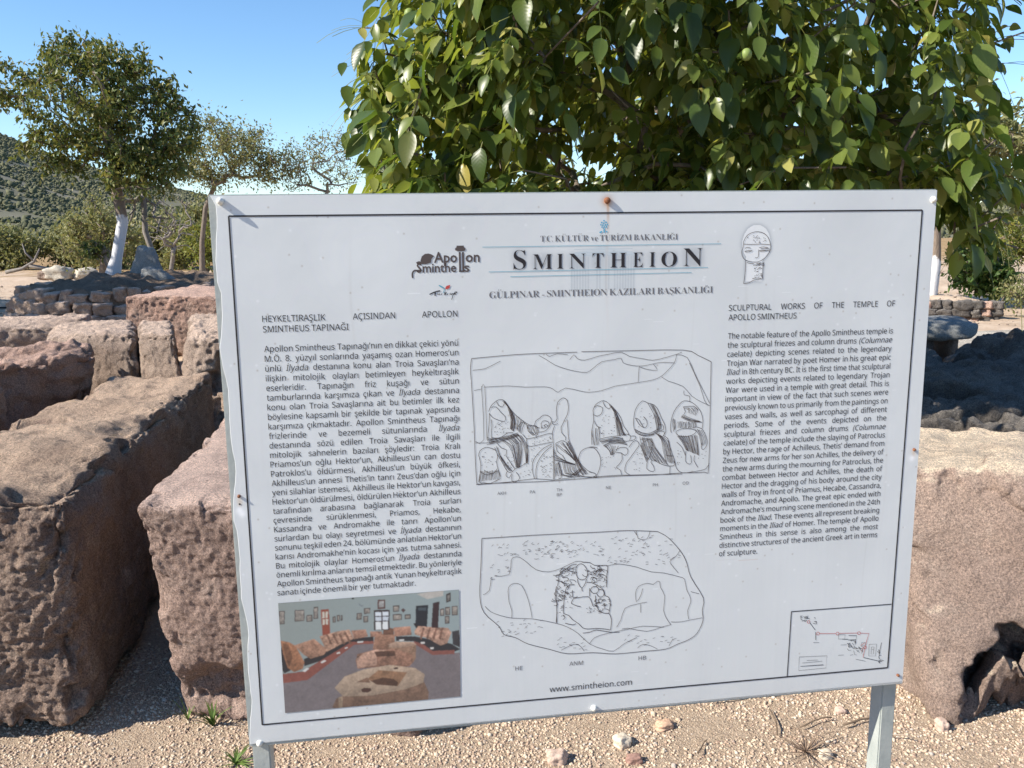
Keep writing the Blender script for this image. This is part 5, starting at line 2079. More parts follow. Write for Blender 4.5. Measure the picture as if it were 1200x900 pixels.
    for c, r in (((-.36, 3.3, 2.42), .019), ((-.325, 3.3, 2.40), .019), ((.18, 3.25, 2.38), .016), ((1.62, 3.4, 2.33), .021), ((.80, 2.95, 2.19), .018)):
        o = bpy.data.objects.new('walnut_fruit', me); COL.objects.link(o); o.parent = e; o.location = Vector(c) - Vector(base); o.scale = (r, r, r * 1.15)
walnut()

# ------------------------------------------------------------------ mound with stone edge, low wall, loose stones
def stone_variants(n, seed, mname, lo=8):
    out = []
    for k in range(n):
        P, F = block_arrays(boxc(-.5, .5, -.5, .5, -.5, .5), 1 / lo, .10, amp=(.16, .08, .03), scl=(.7, .4, .2), chip=.06, seed=seed + k)
        me = np_mesh('stone', P, F); me.materials.append(M[mname]); me.polygons.foreach_set('use_smooth', [True] * len(me.polygons)); out.append(me)
    return out
def put_stone(me, parent, loc, scl, rz, off):
    o = bpy.data.objects.new('stone', me); COL.objects.link(o); o.parent = parent
    o.location = Vector(loc) - Vector(off); o.scale = scl; o.rotation_euler = (random.uniform(-.15, .15), random.uniform(-.15, .15), rz)
random.seed(5)
mo = (-4.42, 10.0, .8)
e = empty('stone_edged_mound', mo); tag(e, 'round dirt mound edged with piled field stones, in shade behind the far block', 'mound')
nr_, na_ = 26, 90; V, F = [(0, 0, .38)], []
for i in range(1, nr_ + 1):
    t = i / nr_
    for j in range(na_):
        a = 6.2832 * j / na_
        V.append((1.12 * t * math.cos(a), 1.6 * t * math.sin(a), .42 - .12 * t ** 2 if i < nr_ - 1 else (.24 if i == nr_ - 1 else -.25)))
V = np.array(V); V[:, 2] += .10 * fbm(V / .35, 4, 130) * (V[:, 2] > .1)
F = [(0, 1 + j, 1 + (j + 1) % na_) for j in range(na_)]
for i in range(nr_ - 1):
    for j in range(na_): a = 1 + i * na_; F.append((a + j, a + na_ + j, a + na_ + (j + 1) % na_, a + (j + 1) % na_))
link('soil', py_mesh('soil', [tuple(v) for v in V], F), M['dirt'], e, smooth=True)
sv = stone_variants(5, 200, 'rock_grey'); sv2 = stone_variants(3, 210, 'rock_red')
for c in range(3):
    a = random.uniform(0, .2)
    while a < 6.28:
        w = random.uniform(.09, .27); rx, ry = 1.14 - .07 * c + random.uniform(-.03, .03), 1.62 - .07 * c + random.uniform(-.03, .03)
        h = random.uniform(.09, .17)
        put_stone(random.choice(sv + sv[:2] + sv2[:1]), e, (mo[0] + rx * math.cos(a), mo[1] + ry * math.sin(a), mo[2] + .03 + c * .115 + random.uniform(-.025, .025)), (w, .2, h), a + math.pi / 2, mo)
        a += w / math.hypot(rx * math.sin(a), ry * math.cos(a)) * .98
A_, B_ = np.array([2.9, 9.92]), np.array([5.45, 9.42])
e = empty('low_stone_wall', (4.2, 9.65, .55)); tag(e, 'low dry stone wall of dark rubble holding the sandy terrace under the slim white trunk', 'wall')
Lw = float(np.linalg.norm(B_ - A_)); dr = (B_ - A_) / Lw; rz = math.atan2(dr[1], dr[0])
sw = stone_variants(4, 220, 'rock_dark', 6)
for c in range(3):
    t = random.uniform(0, .1)
    while t < Lw:
        w = random.uniform(.09, .19); q = A_ + dr * (t + w / 2)
        put_stone(random.choice(sw + sv2[:1]), e, (q[0], q[1] + random.uniform(-.02, .02), .60 + c * .085), (w * 1.05, .18, random.uniform(.08, .11)), rz, (4.2, 9.65, .55)); t += w
def loose(name, label, loc, scl, m, seed, cat='stone', group=None, rz=0.0, lo=10, rot=None):
    P, F = block_arrays(boxc(-.5, .5, -.5, .5, -.5, .5), 1 / lo, .3, amp=(.14, .06, .02), scl=(.7, .35, .15), chip=.08, seed=seed)
    o = link(name, np_mesh(name, P, F), M[m], smooth=True); o.location = loc; o.scale = scl; o.rotation_euler = rot or (0, 0, rz); tag(o, label, cat, group); return o
def grainy(name, c):
    m, n, l, b = mat(name); f = noise(n, l, pos(n), 130, 6, .75)
    l.new(ramp(n, l, f, [(.35, tuple(v * .72 for v in c)), (.5, c), (.65, tuple(min(.85, v * 1.2) for v in c))]), b.inputs['Base Color']); b.inputs['Roughness'].default_value = .95; b.inputs['Specular IOR Level'].default_value = .1
    l.new(bump(n, l, f, .004, .6), b.inputs['Normal']); return m
M['stone_pale'] = grainy('stone_pinkish', (.54, .40, .32)); M['stone_cream'] = grainy('stone_cream', (.64, .55, .43)); M['stone_orange'] = grainy('stone_orange', (.58, .38, .26)); M['stone_redbrown'] = grainy('stone_redbrown', (.33, .20, .16))
gp = 'loose stones on the gravel'
loose('loose_stone', 'pinkish fist-sized stone at the bottom edge below the middle of the board', (.12, 2.36, .012), (.062, .05, .045), 'stone_pale', 301, group=gp)
loose('loose_stone', 'pale cream stone on the gravel right of the bottom middle bolt', (.335, 2.44, .012), (.052, .045, .04), 'stone_cream', 302, group=gp, rz=.5)
loose('loose_stone', 'orange-pink flat stone just under the board, right of the cream stone', (.485, 2.53, .008), (.058, .045, .03), 'stone_orange', 303, group=gp, rz=.2)
loose('loose_stone', 'rounded mauve stone beside the base of the large right block', (1.385, 2.50, .012), (.04, .04, .04), 'stone_pale', 304, group=gp)
loose('loose_stone', 'small pink stone near the twigs left of the right post', (1.09, 2.60, .008), (.035, .03, .025), 'stone_pale', 305, group=gp)
loose('loose_stone', 'small pale stone beside the dry weed near the right post', (.95, 2.36, .01), (.045, .035, .03), 'stone_cream', 306, group=gp)
loose('loose_stone', 'dark red stone at the bottom edge right of the pinkish one', (.36, 2.35, .008), (.05, .035, .03), 'stone_redbrown', 307, group=gp)
for k, (x, y, s, m, lab) in enumerate([(-9.55, 17.9, .42, 'limestone', 'largest white boulder of the rubble left of the mound tree'), (-9.0, 18.0, .34, 'limestone', 'white rubble stone nearest to the mound tree'), (-9.95, 18.2, .26, 'rock_grey', 'smallest white rubble stone at the left of its heap')]):
    loose('rubble_stone', lab, (x, y, .88 + s * .25), (s * 1.3, s, s * .75), m, 320 + k, group='white rubble left of the mound', rz=k * .7)
# leaning slab and prop
block('leaning_slab', 'upright pointed grey slab standing on the mound beside the left trunk', 
      [(-4.56, 9.95, 1.05), (-4.02, 9.85, 1.05), (-4.02, 10.0, 1.05), (-4.56, 10.1, 1.05), (-4.38, 9.98, 1.58), (-4.18, 9.94, 1.56), (-4.18, 10.04, 1.56), (-4.38, 10.08, 1.58)],
      'marble', sp=.02, r=.05, amp=(.02, .01, .003), chip=.02, seed=330, cat='slab')
block('leaning_slab', 'fallen grey slab leaning against the foot of the upright pointed one', 
      [(-4.25, 9.6, 1.10), (-3.62, 9.6, .98), (-3.60, 9.78, .98), (-4.25, 9.78, 1.08), (-4.20, 9.62, 1.34), (-3.98, 9.62, 1.30), (-3.98, 9.76, 1.29), (-4.20, 9.76, 1.33)],
      'marble', sp=.02, r=.05, amp=(.02, .012, .004), chip=.02, seed=331, cat='slab')
loose('dark_stone', 'flat dark stone lying right of the leaning slabs', (-3.75, 10.3, .92), (.45, .25, .12), 'rock_dark', 333)

# ------------------------------------------------------------------ tubes: hose, twigs, weeds
def tube(pts, rads, sides=6):
    V, F = [], []; pts = [np.array(p, float) for p in pts]
    for i, p in enumerate(pts):
        d = pts[min(i + 1, len(pts) - 1)] - pts[max(0, i - 1)]; d /= np.linalg.norm(d) + 1e-9
        u = np.cross(d, [.2, .1, 1]); u /= np.linalg.norm(u) + 1e-9; v = np.cross(d, u)
        r = rads[i] if hasattr(rads, '__len__') else rads
        for s in range(sides): a = 6.2832 * s / sides; V.append(tuple(p + r * (math.cos(a) * u + math.sin(a) * v)))
    for i in range(len(pts) - 1):
        for s in range(sides): a, b = i * sides + s, i * sides + (s + 1) % sides; F.append((a, b, b + sides, a + sides))
    F.append(tuple(range(sides))[::-1]); F.append(tuple((len(pts) - 1) * sides + s for s in range(sides)))
    return V, F
def multi(tubes):
    V, F = [], []
    for v, f in tubes:
        b = len(V); V += v; F += [tuple(i + b for i in q) for q in f]
    return V, F
M['twig'] = flat('twig', (.16, .115, .08), .9)
M['twig_pale'] = flat('twig_pale', (.42, .34, .26), .9)
rnd = random.Random(3)
pts = [(-8.5 + .4 * i, 10.3 + .05 * math.sin(i * .7), float(gz(np.array([-8.5 + .4 * i]), np.array([10.3]))[0]) + .02) for i in range(9)]
o = link('irrigation_hose', py_mesh('irrigation_hose', *tube(pts, .014)), flat('black_hose', (.02, .02, .02), .5)); tag(o, 'black irrigation hose crossing the shaded ground left of the mound', 'hose')
def twig(a, b, r, lab, pale=False, kinks=3):
    P = []
    for i in range(kinks + 2):
        t = i / (kinks + 1); P.append((a[0] + (b[0] - a[0]) * t + rnd.uniform(-.008, .008), a[1] + (b[1] - a[1]) * t + rnd.uniform(-.008, .008), .012 + rnd.uniform(0, .008)))
    o = link('twig', py_mesh('twig', *tube(P, [r * (1 - .5 * i / len(P)) for i in range(len(P))], 5)), M['twig_pale' if pale else 'twig'], smooth=True); tag(o, lab, 'twig', 'dry twigs on the gravel')
twig((.68, 2.66), (.90, 2.70), .0032, 'dark thin twig lying just below the lower board edge')
twig((1.07, 2.50), (1.21, 2.56), .0042, 'thick dark twig pointing at the foot of the right post')
twig((.83, 2.45), (.86, 2.60), .0036, 'upright-lying twig above the dry weed', kinks=2)
twig((.92, 2.50), (1.04, 2.55), .003, 'short twig between the dry weed and the right post')
twig((.55, 2.36), (.60, 2.44), .003, 'small dark twig at the bottom edge between stones and weed')
twig((1.12, 2.46), (1.26, 2.43), .0026, 'pale straw lying beside the right post', True)
def tuft(name, lab, c, n, h, m, cat, spread=.05, w=.004, flatness=.4):
    V, F = [], []
    for i in range(n):
        a = rnd.uniform(0, 6.28); r = rnd.uniform(.2, 1) * spread; hh = h * rnd.uniform(.5, 1); b = len(V)
        d = (math.cos(a), math.sin(a)); nx_, ny_ = -d[1], d[0]
        for k in range(4):
            t = k / 3; x = d[0] * (r * t * (1 + flatness * t)); y = d[1] * (r * t * (1 + flatness * t)); z = hh * (t - .35 * t * t); ww = w * (1 - t * .9)
            V += [(x - nx_ * ww, y - ny_ * ww, z), (x + nx_ * ww, y + ny_ * ww, z + .001)]
        for k in range(3): F.append((b + 2 * k, b + 2 * k + 1, b + 2 * k + 3, b + 2 * k + 2))
    o = link(name, py_mesh(name, V, F), m); o.location = c; tag(o, lab, cat); return o
gm = flat('weed_green', (.11, .17, .035), .6)
tuft('weed', 'green weed growing at the foot of the pinkish block', (-1.02, 2.58, .0), 26, .11, gm, 'weed', .07, .005)
tuft('weed', 'low pale green weed beside the foot of the left post', (-.875, 2.37, .0), 30, .05, gm, 'weed', .06, .004)
tuft('grass_tuft', 'few thin grass blades between the two foreground blocks', (-1.12, 2.62, .0), 9, .12, gm, 'grass', .08, .003)
ts = []
for i in range(34):
    a = rnd.uniform(0, 6.28); L = rnd.uniform(.05, .16); p = (0, 0, .0); q = (L * math.cos(a) * .55, L * math.sin(a) * .55, rnd.uniform(.02, .05)); r_ = (L * math.cos(a) + rnd.uniform(-.03, .03), L * math.sin(a) + rnd.uniform(-.03, .03), rnd.uniform(.004, .06))
    ts.append(tube([p, q, r_], [.0014, .0011, .0006], 4))
o = link('dry_weed', py_mesh('dry_weed', *multi(ts)), flat('dry_stem', (.24, .17, .12), .9)); o.location = (.90, 2.38, .005); tag(o, 'dead brown spreading weed on the gravel below the site plan', 'weed')
ts = [tube([(-.5, 0, .04), (-.1, .05, .12), (.25, 0, .30), (.42, 0, .62)], [.05, .045, .035, .015], 7), tube([(.25, 0, .30), (.05, 0, .52), (-.02, .03, .75)], [.03, .02, .01], 6), tube([(.1, .02, .2), (.45, .1, .12), (.9, .1, .05)], [.05, .045, .03], 7)]
o = link('fallen_branch', py_mesh('fallen_branch', *multi(ts)), M['bark_grey'], smooth=True); o.location = (-12.3, 21.5, .88); tag(o, 'grey forked dead branch lying on the sandy ground at the far left', 'branch')

# ------------------------------------------------------------------ gravel
rs = np.random.RandomState(44)
def gravel(n, x0, x1, y0, y1, s0, s1):
    x, y = rs.uniform(x0, x1, n), rs.uniform(y0, y1, n)
    s = s0 + (s1 - s0) * rs.uniform(0, 1, n) ** 2.2
    z = gz(x, y) + s * .15
    return np.stack([x, y, z], -1), np.stack([s, s * rs.uniform(.6, 1, n), s * rs.uniform(.45, .8, n)], -1)
a1 = gravel(60000, -1.95, 1.95, 2.05, 3.15, .0019, .0072); a2_ = gravel(9000, -2.4, 2.6, .6, 4.2, .004, .010); a3 = gravel(420, -1.9, 1.9, 2.1, 3.1, .007, .013)
Pg = np.concatenate([a1[0], a2_[0], a3[0]]); Sg = np.concatenate([a1[1], a2_[1], a3[1]])
kp = (fbm(Pg / .22, 3, 410) > -.30 + .5 * rs.uniform(-.5, .5, len(Pg))) | (Sg[:, 0] < .0032); Pg, Sg = Pg[kp], Sg[kp]
V, F = scatter_ico(Pg, Sg, rs, .25, 'z')
m, n, l, b = mat('gravel')
c = ramp(n, l, island(n), [(0, (.50, .385, .28)), (.2, (.60, .485, .36)), (.4, (.46, .325, .24)), (.6, (.64, .54, .41)), (.75, (.50, .37, .28)), (.88, (.30, .21, .16)), (.94, (.44, .38, .33)), (1, (.72, .63, .51))])
pp_ = pos(n); c = mix(n, l, .5, c, ramp(n, l, noise(n, l, pp_, 300, 4), [(.3, (.65, .65, .65)), (.7, (1.25, 1.25, 1.25))]), 'MULTIPLY')
l.new(c, b.inputs['Base Color']); b.inputs['Roughness'].default_value = .95; b.inputs['Specular IOR Level'].default_value = .1
l.new(bump(n, l, noise(n, l, pp_, 400, 4), .002, .6), b.inputs['Normal'])
o = link('gravel', np_mesh('gravel', V, F), m); tag(o, 'crushed cream and pink gravel covering the ground under the board', 'gravel', kind='stuff')
for (n_, y0, y1, nm, lab) in ((2600, 7.2, 16, 'pebbles', 'scattered pebbles on the sandy ground beyond the blocks'),):
    x, y = rs.uniform(-11, 9, n_), rs.uniform(y0, y1, n_); s = .008 + .035 * rs.uniform(0, 1, n_) ** 5
    V, F = scatter_ico(np.stack([x, y, gz(x, y) + s * .2], -1), np.stack([s * 1.2, s, s * .6], -1), rs, .25, 'z')
    o = link(nm, np_mesh(nm, V, F), M['rock_grey']); tag(o, lab, 'pebbles', kind='stuff')

# ------------------------------------------------------------------ the information board
BX = empty('information_board', (.1501, 1.4983, 0), math.atan2(.141607, .989923))
tag(BX, 'large white information board with Turkish and English text on two metal posts', 'information board')
def bp(x, y, off=0.0): return (-.65 + x / 1000, -off, 1.6763 - y / 1000)
W_, H_ = 1300.0, 993.0
def bevel_box(x0, x1, y0, y1, z0, z1, r=.002, seg=2):
    bm = bmesh.new(); bmesh.ops.create_cube(bm, size=1)
    for v in bm.verts: v.co = Vector(((x0 + x1) / 2 + v.co.x * (x1 - x0), (y0 + y1) / 2 + v.co.y * (y1 - y0), (z0 + z1) / 2 + v.co.z * (z1 - z0)))
    bmesh.ops.bevel(bm, geom=bm.edges[:], offset=r, segments=seg, affect='EDGES')
    me = bpy.data.meshes.new('box'); bm.to_mesh(me); bm.free(); return me
m, n, l, b = mat('painted_metal')
p = n.new('ShaderNodeTexCoord').outputs['Object']
c = mix(n, l, mapr(n, l, noise(n, l, p, 14, 8, .7), .35, .65), (.32, .35, .33), (.42, .44, .41))
c = mix(n, l, mapr(n, l, noise(n, l, p, 60, 8, .8), .68, .74, 0, .6), c, (.24, .16, .10))
l.new(c, b.inputs['Base Color']); b.inputs['Roughness'].default_value = .5; l.new(bump(n, l, noise(n, l, p, 30, 6), .004, .4), b.inputs['Normal']); M['paint'] = m
me = bevel_box(-.65, .65, -.0, .016, .6833, 1.6763, .0022); link('panel', me, M['paint'], BX, smooth=False)
for x in (-.650 + .002, .65 - .034):
    me = bevel_box(x, x + .032, .0165, .058, -.05, 1.66, .0025); link('post', me, M['paint'], BX)
# the printed sheet: its soft prints, dirt and rust are one picture made here
TW, TH = 1300, 993
yy, xx = np.mgrid[0:TH, 0:TW].astype(np.float32)
def blur(a, s):
    k = np.fft.rfft2(a); fy = np.fft.fftfreq(a.shape[0])[:, None]; fx = np.fft.rfftfreq(a.shape[1])[None]
    return np.fft.irfft2(k * np.exp(-2 * (math.pi * s) ** 2 * (fx * fx + fy * fy)), a.shape)
img = np.ones((TH, TW, 3), np.float32) * np.array([.645, .665, .66], np.float32)
rs = np.random.RandomState(77)
cl = blur(rs.normal(size=(TH, TW)), 40); cl /= np.abs(cl).max(); st = blur(rs.normal(size=(TH, TW)), 1.2)
vs_ = np.repeat(blur(rs.normal(size=(2, TW)), 1.5)[:1], TH, 0); vs_ /= np.abs(vs_).max()
img *= (1 + .05 * cl + .012 * vs_ * (yy > 300))[..., None]
def tint(mask, col, a):
    global img
    img = img * (1 - (mask * a)[..., None]) + np.array(col, np.float32) * (mask * a)[..., None]
def rect(x0, y0, x1, y1): return ((xx >= x0) & (xx < x1) & (yy >= y0) & (yy < y1)).astype(np.float32)
sp = (rs.uniform(size=(TH, TW)) > .99985).astype(np.float32); tint(np.clip(blur(sp, 1.1) * 9, 0, 1), (.42, .38, .33), .7)
sp = (rs.uniform(size=(TH, TW)) > .9999).astype(np.float32); tint(np.clip(blur(sp, 1.6) * 14, 0, 1), (.85, .86, .87), .5)
# glow behind the title letters, the pale temple and the head
SMX = [(504, 526, 34), (538, 573, 27), (581, 593, 27), (603, 633, 27), (645, 665, 27), (677, 707, 27), (719, 737, 27), (749, 760, 27), (771, 800, 27), (812, 848, 33)]
gl = np.zeros((TH, TW), np.float32)
for a, b_, h_ in SMX: gl = np.maximum(gl, rect(a - 2, 132 - h_, b_ + 2, 134))
tint(np.clip(blur(gl, 4.0), 0, 1), (.25, .27, .30), .42)
for x0, x1 in ((606, 640), (652, 660), (668, 674), (684, 722)): 
    for q in np.arange(x0, x1, 5.0): tint(rect(q, 112, q + 2.4, 170), (.42, .45, .47), .5)
tint(blur(rect(606, 108, 724, 172), 1.5), (.48, .53, .55), .36)
ped = ((yy > 92 + np.abs(xx - 664) * .24) & (yy < 110) & (np.abs(xx - 664) < 66)).astype(np.float32)
for q in (98, 104, 109): tint(rect(612, q, 718, q + 1.6), (.42, .48, .52), .5)
tint(blur(ped, 1.0), (.48, .56, .60), .55)
hx, hy = 948.5, 93.0
e1 = (((xx - hx) / 27) ** 2 + ((yy - hy) / 33) ** 2 < 1).astype(np.float32); e2 = rect(930, 118, 962, 162); hm = np.maximum(e1, e2)
ring = np.clip(blur(hm, 4) * 1.6, 0, 1) * (1 - hm); tint(ring, (.30, .33, .36), .75); tint(hm, (.80, .81, .80), .7)
# rust below the top bolt, scuffs beside the screws
rx = 671 + 1.5 * np.sin(yy / 30)
tint((np.exp(-((xx - rx) / 2.6) ** 2) * np.clip(1 - (yy - 14) / 60, 0, 1) * (yy > 12)).astype(np.float32), (.45, .22, .08), .8)
tint((np.exp(-((xx - rx) / 3.0) ** 2) * np.clip(1 - (yy - 70) / 210, 0, 1) * (yy > 60)).astype(np.float32), (.55, .42, .32), .22)
tint(np.exp(-((xx - 671) ** 2 + (yy - 16) ** 2) / 90).astype(np.float32), (.45, .22, .08), .75)
for x0, y0 in ((15, 520), (1287, 500)): tint(np.exp(-((xx - x0) ** 2 / 20 + (yy - y0 - 4) ** 2 / 90)).astype(np.float32), (.60, .40, .22), .45)
for x0, y0 in ((18, 545), (1284, 512), (14, 538)): tint(np.exp(-((xx - x0) ** 2 + (yy - y0) ** 2) / 40).astype(np.float32), (.95, .95, .95), .8)
for k in range(40):
    x0, y0, L_ = rs.uniform(60, 1240), rs.uniform(60, 960), rs.uniform(4, 22); tint(rect(x0, y0, x0 + L_, y0 + 1.2), (.88, .89, .9), .35)
for k in range(26):
    x0, y0, L_ = rs.uniform(40, 1260), rs.uniform(30, 500), rs.uniform(120, 480); tint((np.exp(-((xx - x0 - 2 * np.sin(yy / 37 + k)) / rs.uniform(1.0, 3.5)) ** 2) * np.clip(1 - np.abs(yy - y0 - L_ / 2) / (L_ / 2), 0, 1)).astype(np.float32), (.42, .40, .36), rs.uniform(.05, .16))
tint(np.clip((yy - 880) / 110, 0, 1) * np.clip(.5 + cl, 0, 1), (.46, .42, .36), .16)
tint(rect(935, 697, 975, 699) + .6 * rect(890, 694, 930, 695), (.58, .50, .46), .5)
def make_image(name, a):
    h_, w_ = a.shape[:2]; im = bpy.data.images.new(name, w_, h_)
    o_ = np.ones((h_, w_, 4), np.float32); lin = np.clip(a, 0, 1); o_[..., :3] = np.where(lin <= .0031308, lin * 12.92, 1.055 * lin ** (1 / 2.4) - .055)[::-1]
    im.pixels.foreach_set(o_.ravel()); im.update(); im.pack(); return im
def image_mat(name, im, rough, coat=0.0):
    m, n, l, b = mat(name); t = n.new('ShaderNodeTexImage'); t.image = im; t.extension = 'EXTEND'
    l.new(t.outputs[0], b.inputs['Base Color']); b.inputs['Roughness'].default_value = rough; b.inputs['Coat Weight'].default_value = coat; b.inputs['Coat Roughness'].default_value = .25
    b.inputs['Specular IOR Level'].default_value = .4
    return m, n, l, b
M['print'], n, l, b = image_mat('printed_sheet', make_image('sheet_print', img), .42)
tc = n.new('ShaderNodeTexCoord').outputs['Object']; l.new(bump(n, l, noise(n, l, tc, 7, 5, .5), .006, .25), b.inputs['Normal'])
# outline of the sheet: wavy left edge where the frame shows
P0 = []; r3 = random.Random(6)
ys = list(range(0, 994, 18)) + [993]
left = [(7 + 3.5 * math.sin(q / 61 + 1) + 2.5 * math.sin(q / 23) + (3.5 if 150 < q < 250 else 0) + (2 if 560 < q < 700 else 0) + r3.uniform(-.8, .8) + 2 * q / 993, q) for q in ys]
left[0] = (5, 2); left[-1] = (14, 985)
nL = len(left); V, F, UV = [], [], []
for i, (a, q) in enumerate(left):
    for x_ in (a, 1298.0): qq = min(max(q, 1.5), 986 if x_ < 700 else 990); V.append(bp(x_, qq, .0012)); UV.append((x_ / W_, 1 - qq / H_))
for i in range(nL - 1): F.append((2 * i, 2 * i + 2, 2 * i + 3, 2 * i + 1))
def uvmesh(name, V, F, UV):
    me = py_mesh(name, V, F); uvl = me.uv_layers.new(name='UVMap')
    for lp in me.loops: uvl.data[lp.index].uv = UV[lp.vertex_index]
    return me
link('printed_sheet', uvmesh('printed_sheet', V, F, UV), M['print'], BX)
V2 = [];F2 = []
for i, (a, q) in enumerate(left):                                   # thickness of the torn film edge
    qq = min(max(q, 1.5), 986); V2 += [bp(a, qq, .0012), bp(a - .8, qq, .0002)]
for i in range(nL - 1): F2.append((2 * i, 2 * i + 1, 2 * i + 3, 2 * i + 2))
link('sheet_edge', py_mesh('sheet_edge', V2, F2), flat('sheet_edge', (.5, .52, .53), .6), BX)
# ink
def ink(name, c): M[name] = flat(name, c, .5, .3)
ink('ink', (.025, .022, .025)); ink('ink_soft', (.15, .145, .15)); ink('ink_blue', (.12, .36, .46)); ink('ink_red', (.50, .07, .06)); ink('ink_cyan', (.05, .36, .55)); ink('ink_brown', (.09, .07, .065))
OFF = .0017
def ribbon(strokes, off=OFF, scale=1.0):
    V, F = [], []
    for w, P in strokes:
        if len(P) < 2: continue
        w = w * scale / 2; b0 = len(V); nP = len(P)
        for i in range(nP):
            ax, ay = P[max(0, i - 1)]; bx, by = P[min(nP - 1, i + 1)]; dx, dy = bx - ax, by - ay; L_ = math.hypot(dx, dy) or 1; nx_, ny_ = -dy / L_ * w, dx / L_ * w
            V += [bp(P[i][0] + nx_, P[i][1] + ny_, off), bp(P[i][0] - nx_, P[i][1] - ny_, off)]
        for i in range(nP - 1): a = b0 + 2 * i; F.append((a, a + 1, a + 3, a + 2))
    return V, F
def cr(P, n):
    if len(P) < 3 or n < 2: return P
    Q = [P[0]] + list(P) + [P[-1]]; o = []
    for i in range(1, len(Q) - 2):
        p0, p1, p2, p3 = Q[i - 1:i + 3]
        for k in range(n):
            t = k / n; o.append(tuple(.5 * (2 * p1[j] + (p2[j] - p0[j]) * t + (2 * p0[j] - 5 * p1[j] + 4 * p2[j] - p3[j]) * t * t + (3 * p1[j] - p0[j] - 3 * p2[j] + p3[j]) * t ** 3) for j in (0, 1)))
    o.append(Q[-2]); return o
ART = {}
for ln in ART_TXT.strip().split('\n'):
    if ln[0] == '#': cur = ART.setdefault(ln[1:], []); continue
    hd, *q = ln.split(); w, sm = hd.split(','); q = [int(v) / 10 for v in q]
    x0 = y0 = 0; P = []
    for i in range(0, len(q), 2): x0 += q[i]; y0 += q[i + 1]; P.append((x0, y0))
    cur.append((int(w) / 100, cr(P, int(sm))))
def art(key, name, m, sc=1.0, parent=BX): return link(name, py_mesh(name, *ribbon(ART[key], scale=sc)), M[m], parent)
frieze = art('frieze_drawing', 'figure_drawing', 'ink_brown'); frieze['label'] = 'line drawing of a long carved block with seated robed figures'
lintel = art('lintel_drawing', 'figure_drawing', 'ink_brown'); lintel['label'] = 'line drawing of a broken carved block with a framed central figure'
head = art('portrait_drawing', 'head_drawing', 'ink_brown')
plan = art('site_plan_black', 'site_plan', 'ink'); art('site_plan_red', 'plan_route', 'ink_red', 1, plan)
art('header_lines', 'header_line', 'ink_blue')
fr = [(33.3, 36.4), (1270.5, 36.4), (1263.5, 950.3), (26, 950.3)]
fr = [(31.5, 35), (1270.5, 38), (1262.5, 951.5), (26.5, 949), (31.5, 35)]
V, F = ribbon([(2.6, [fr[i], fr[i + 1]]) for i in range(4)], OFF + .0001); link('border_line', py_mesh('border_line', V, F), M['ink'], BX)
# lettering
try: SANS = bpy.data.fonts.load(os.path.join(bpy.utils.system_resource('DATAFILES', path='fonts'), 'NotoSansHebrew-Regular.woff2'))
except Exception: SANS = None
def glyphs(s, font=SANS, size=1.0, offset=0.0, shear=0.0):
    """flat triangulated outline of a word: verts, faces, width"""
    cu = bpy.data.curves.new('txt', 'FONT'); cu.body = s; cu.size = 50.0; cu.offset = offset * 50; cu.shear = shear; cu.resolution_u = 2; cu.fill_mode = 'FRONT'
    if font: cu.font = font
    ob = bpy.data.objects.new('txt', cu); me = ob.to_mesh()
    V = [(v.co.x * size / 50, v.co.y * size / 50, 0) for v in me.vertices]; F = [tuple(p.vertices) for p in me.polygons]; ob.to_mesh_clear(); bpy.data.objects.remove(ob); bpy.data.curves.remove(cu)
    x1 = max((v[0] for v in V), default=0); x0 = min((v[0] for v in V), default=0)
    return V, F, x0, x1
class Ink:
    def __init__(s): s.V, s.F = [], []
    def add(s, V, F, x, y, k=1.0, kx=1.0, x0=0.0, slope=0.0):
        b = len(s.V); s.V += [bp(x + (v[0] - x0) * k * kx, y - v[1] * k + (v[0] - x0) * k * kx * slope, OFF) for v in V]; s.F += [tuple(i + b for i in f) for f in F]
    def poly(s, P): b = len(s.V); s.V += [bp(x, y, OFF + .00005) for x, y in P]; s.F.append(tuple(range(b, b + len(P))))
    def link(s, name, m, parent=BX): return link(name, py_mesh(name, s.V, s.F), M[m], parent)
SZ = 18.2
cache = {}
def word(w, it):
    if (w, it) not in cache: cache[(w, it)] = glyphs(w, SANS, 1.0, 0.0, .22 if it else 0.0)
    return cache[(w, it)]
def paragraph(lines, xl, xr, ya, yb, size, name, m='ink', parent=BX, tilt=0.0, full=True):
    """justified lines between the margins; words inside _ _ are italic"""
    K = Ink(); n_ = len(lines)
    for i, ln in enumerate(lines):
        t = i / max(1, n_ - 1); y = ya + (yb - ya) * t; x_l = xl[0] + (xl[1] - xl[0]) * t; x_r = xr[0] + (xr[1] - xr[0]) * t
        last = ln.endswith('|'); ws = ln.rstrip('|').split(' '); it = False; items = []
        for w in ws:
            pre = ''
            if w.startswith('('): pre, w = '(', w[1:]
            if w.startswith('_'): it = True; w = w[1:]
            endit = '_' in w; suf = ''
            if endit: w, suf = w.split('_', 1)
            g_ = word(pre + w + suf, it); items.append(g_)
            if endit: it = False
        wd = [(g_[3] - g_[2]) * size for g_ in items]; tot = sum(wd); sq = .915
        if last: gap = size * .22
        else:
            if tot * sq + size * .235 * (len(ws) - 1) > x_r - x_l: sq = (x_r - x_l - size * .235 * (len(ws) - 1)) / tot
            gap = ((x_r - x_l) - tot * sq) / max(1, len(ws) - 1)
        x = x_l
        for g_, w_ in zip(items, wd): K.add(g_[0], g_[1], x, y + tilt * (x - x_l), size, sq, g_[2]); x += w_ * sq + gap
    return K.link(name, m, parent)
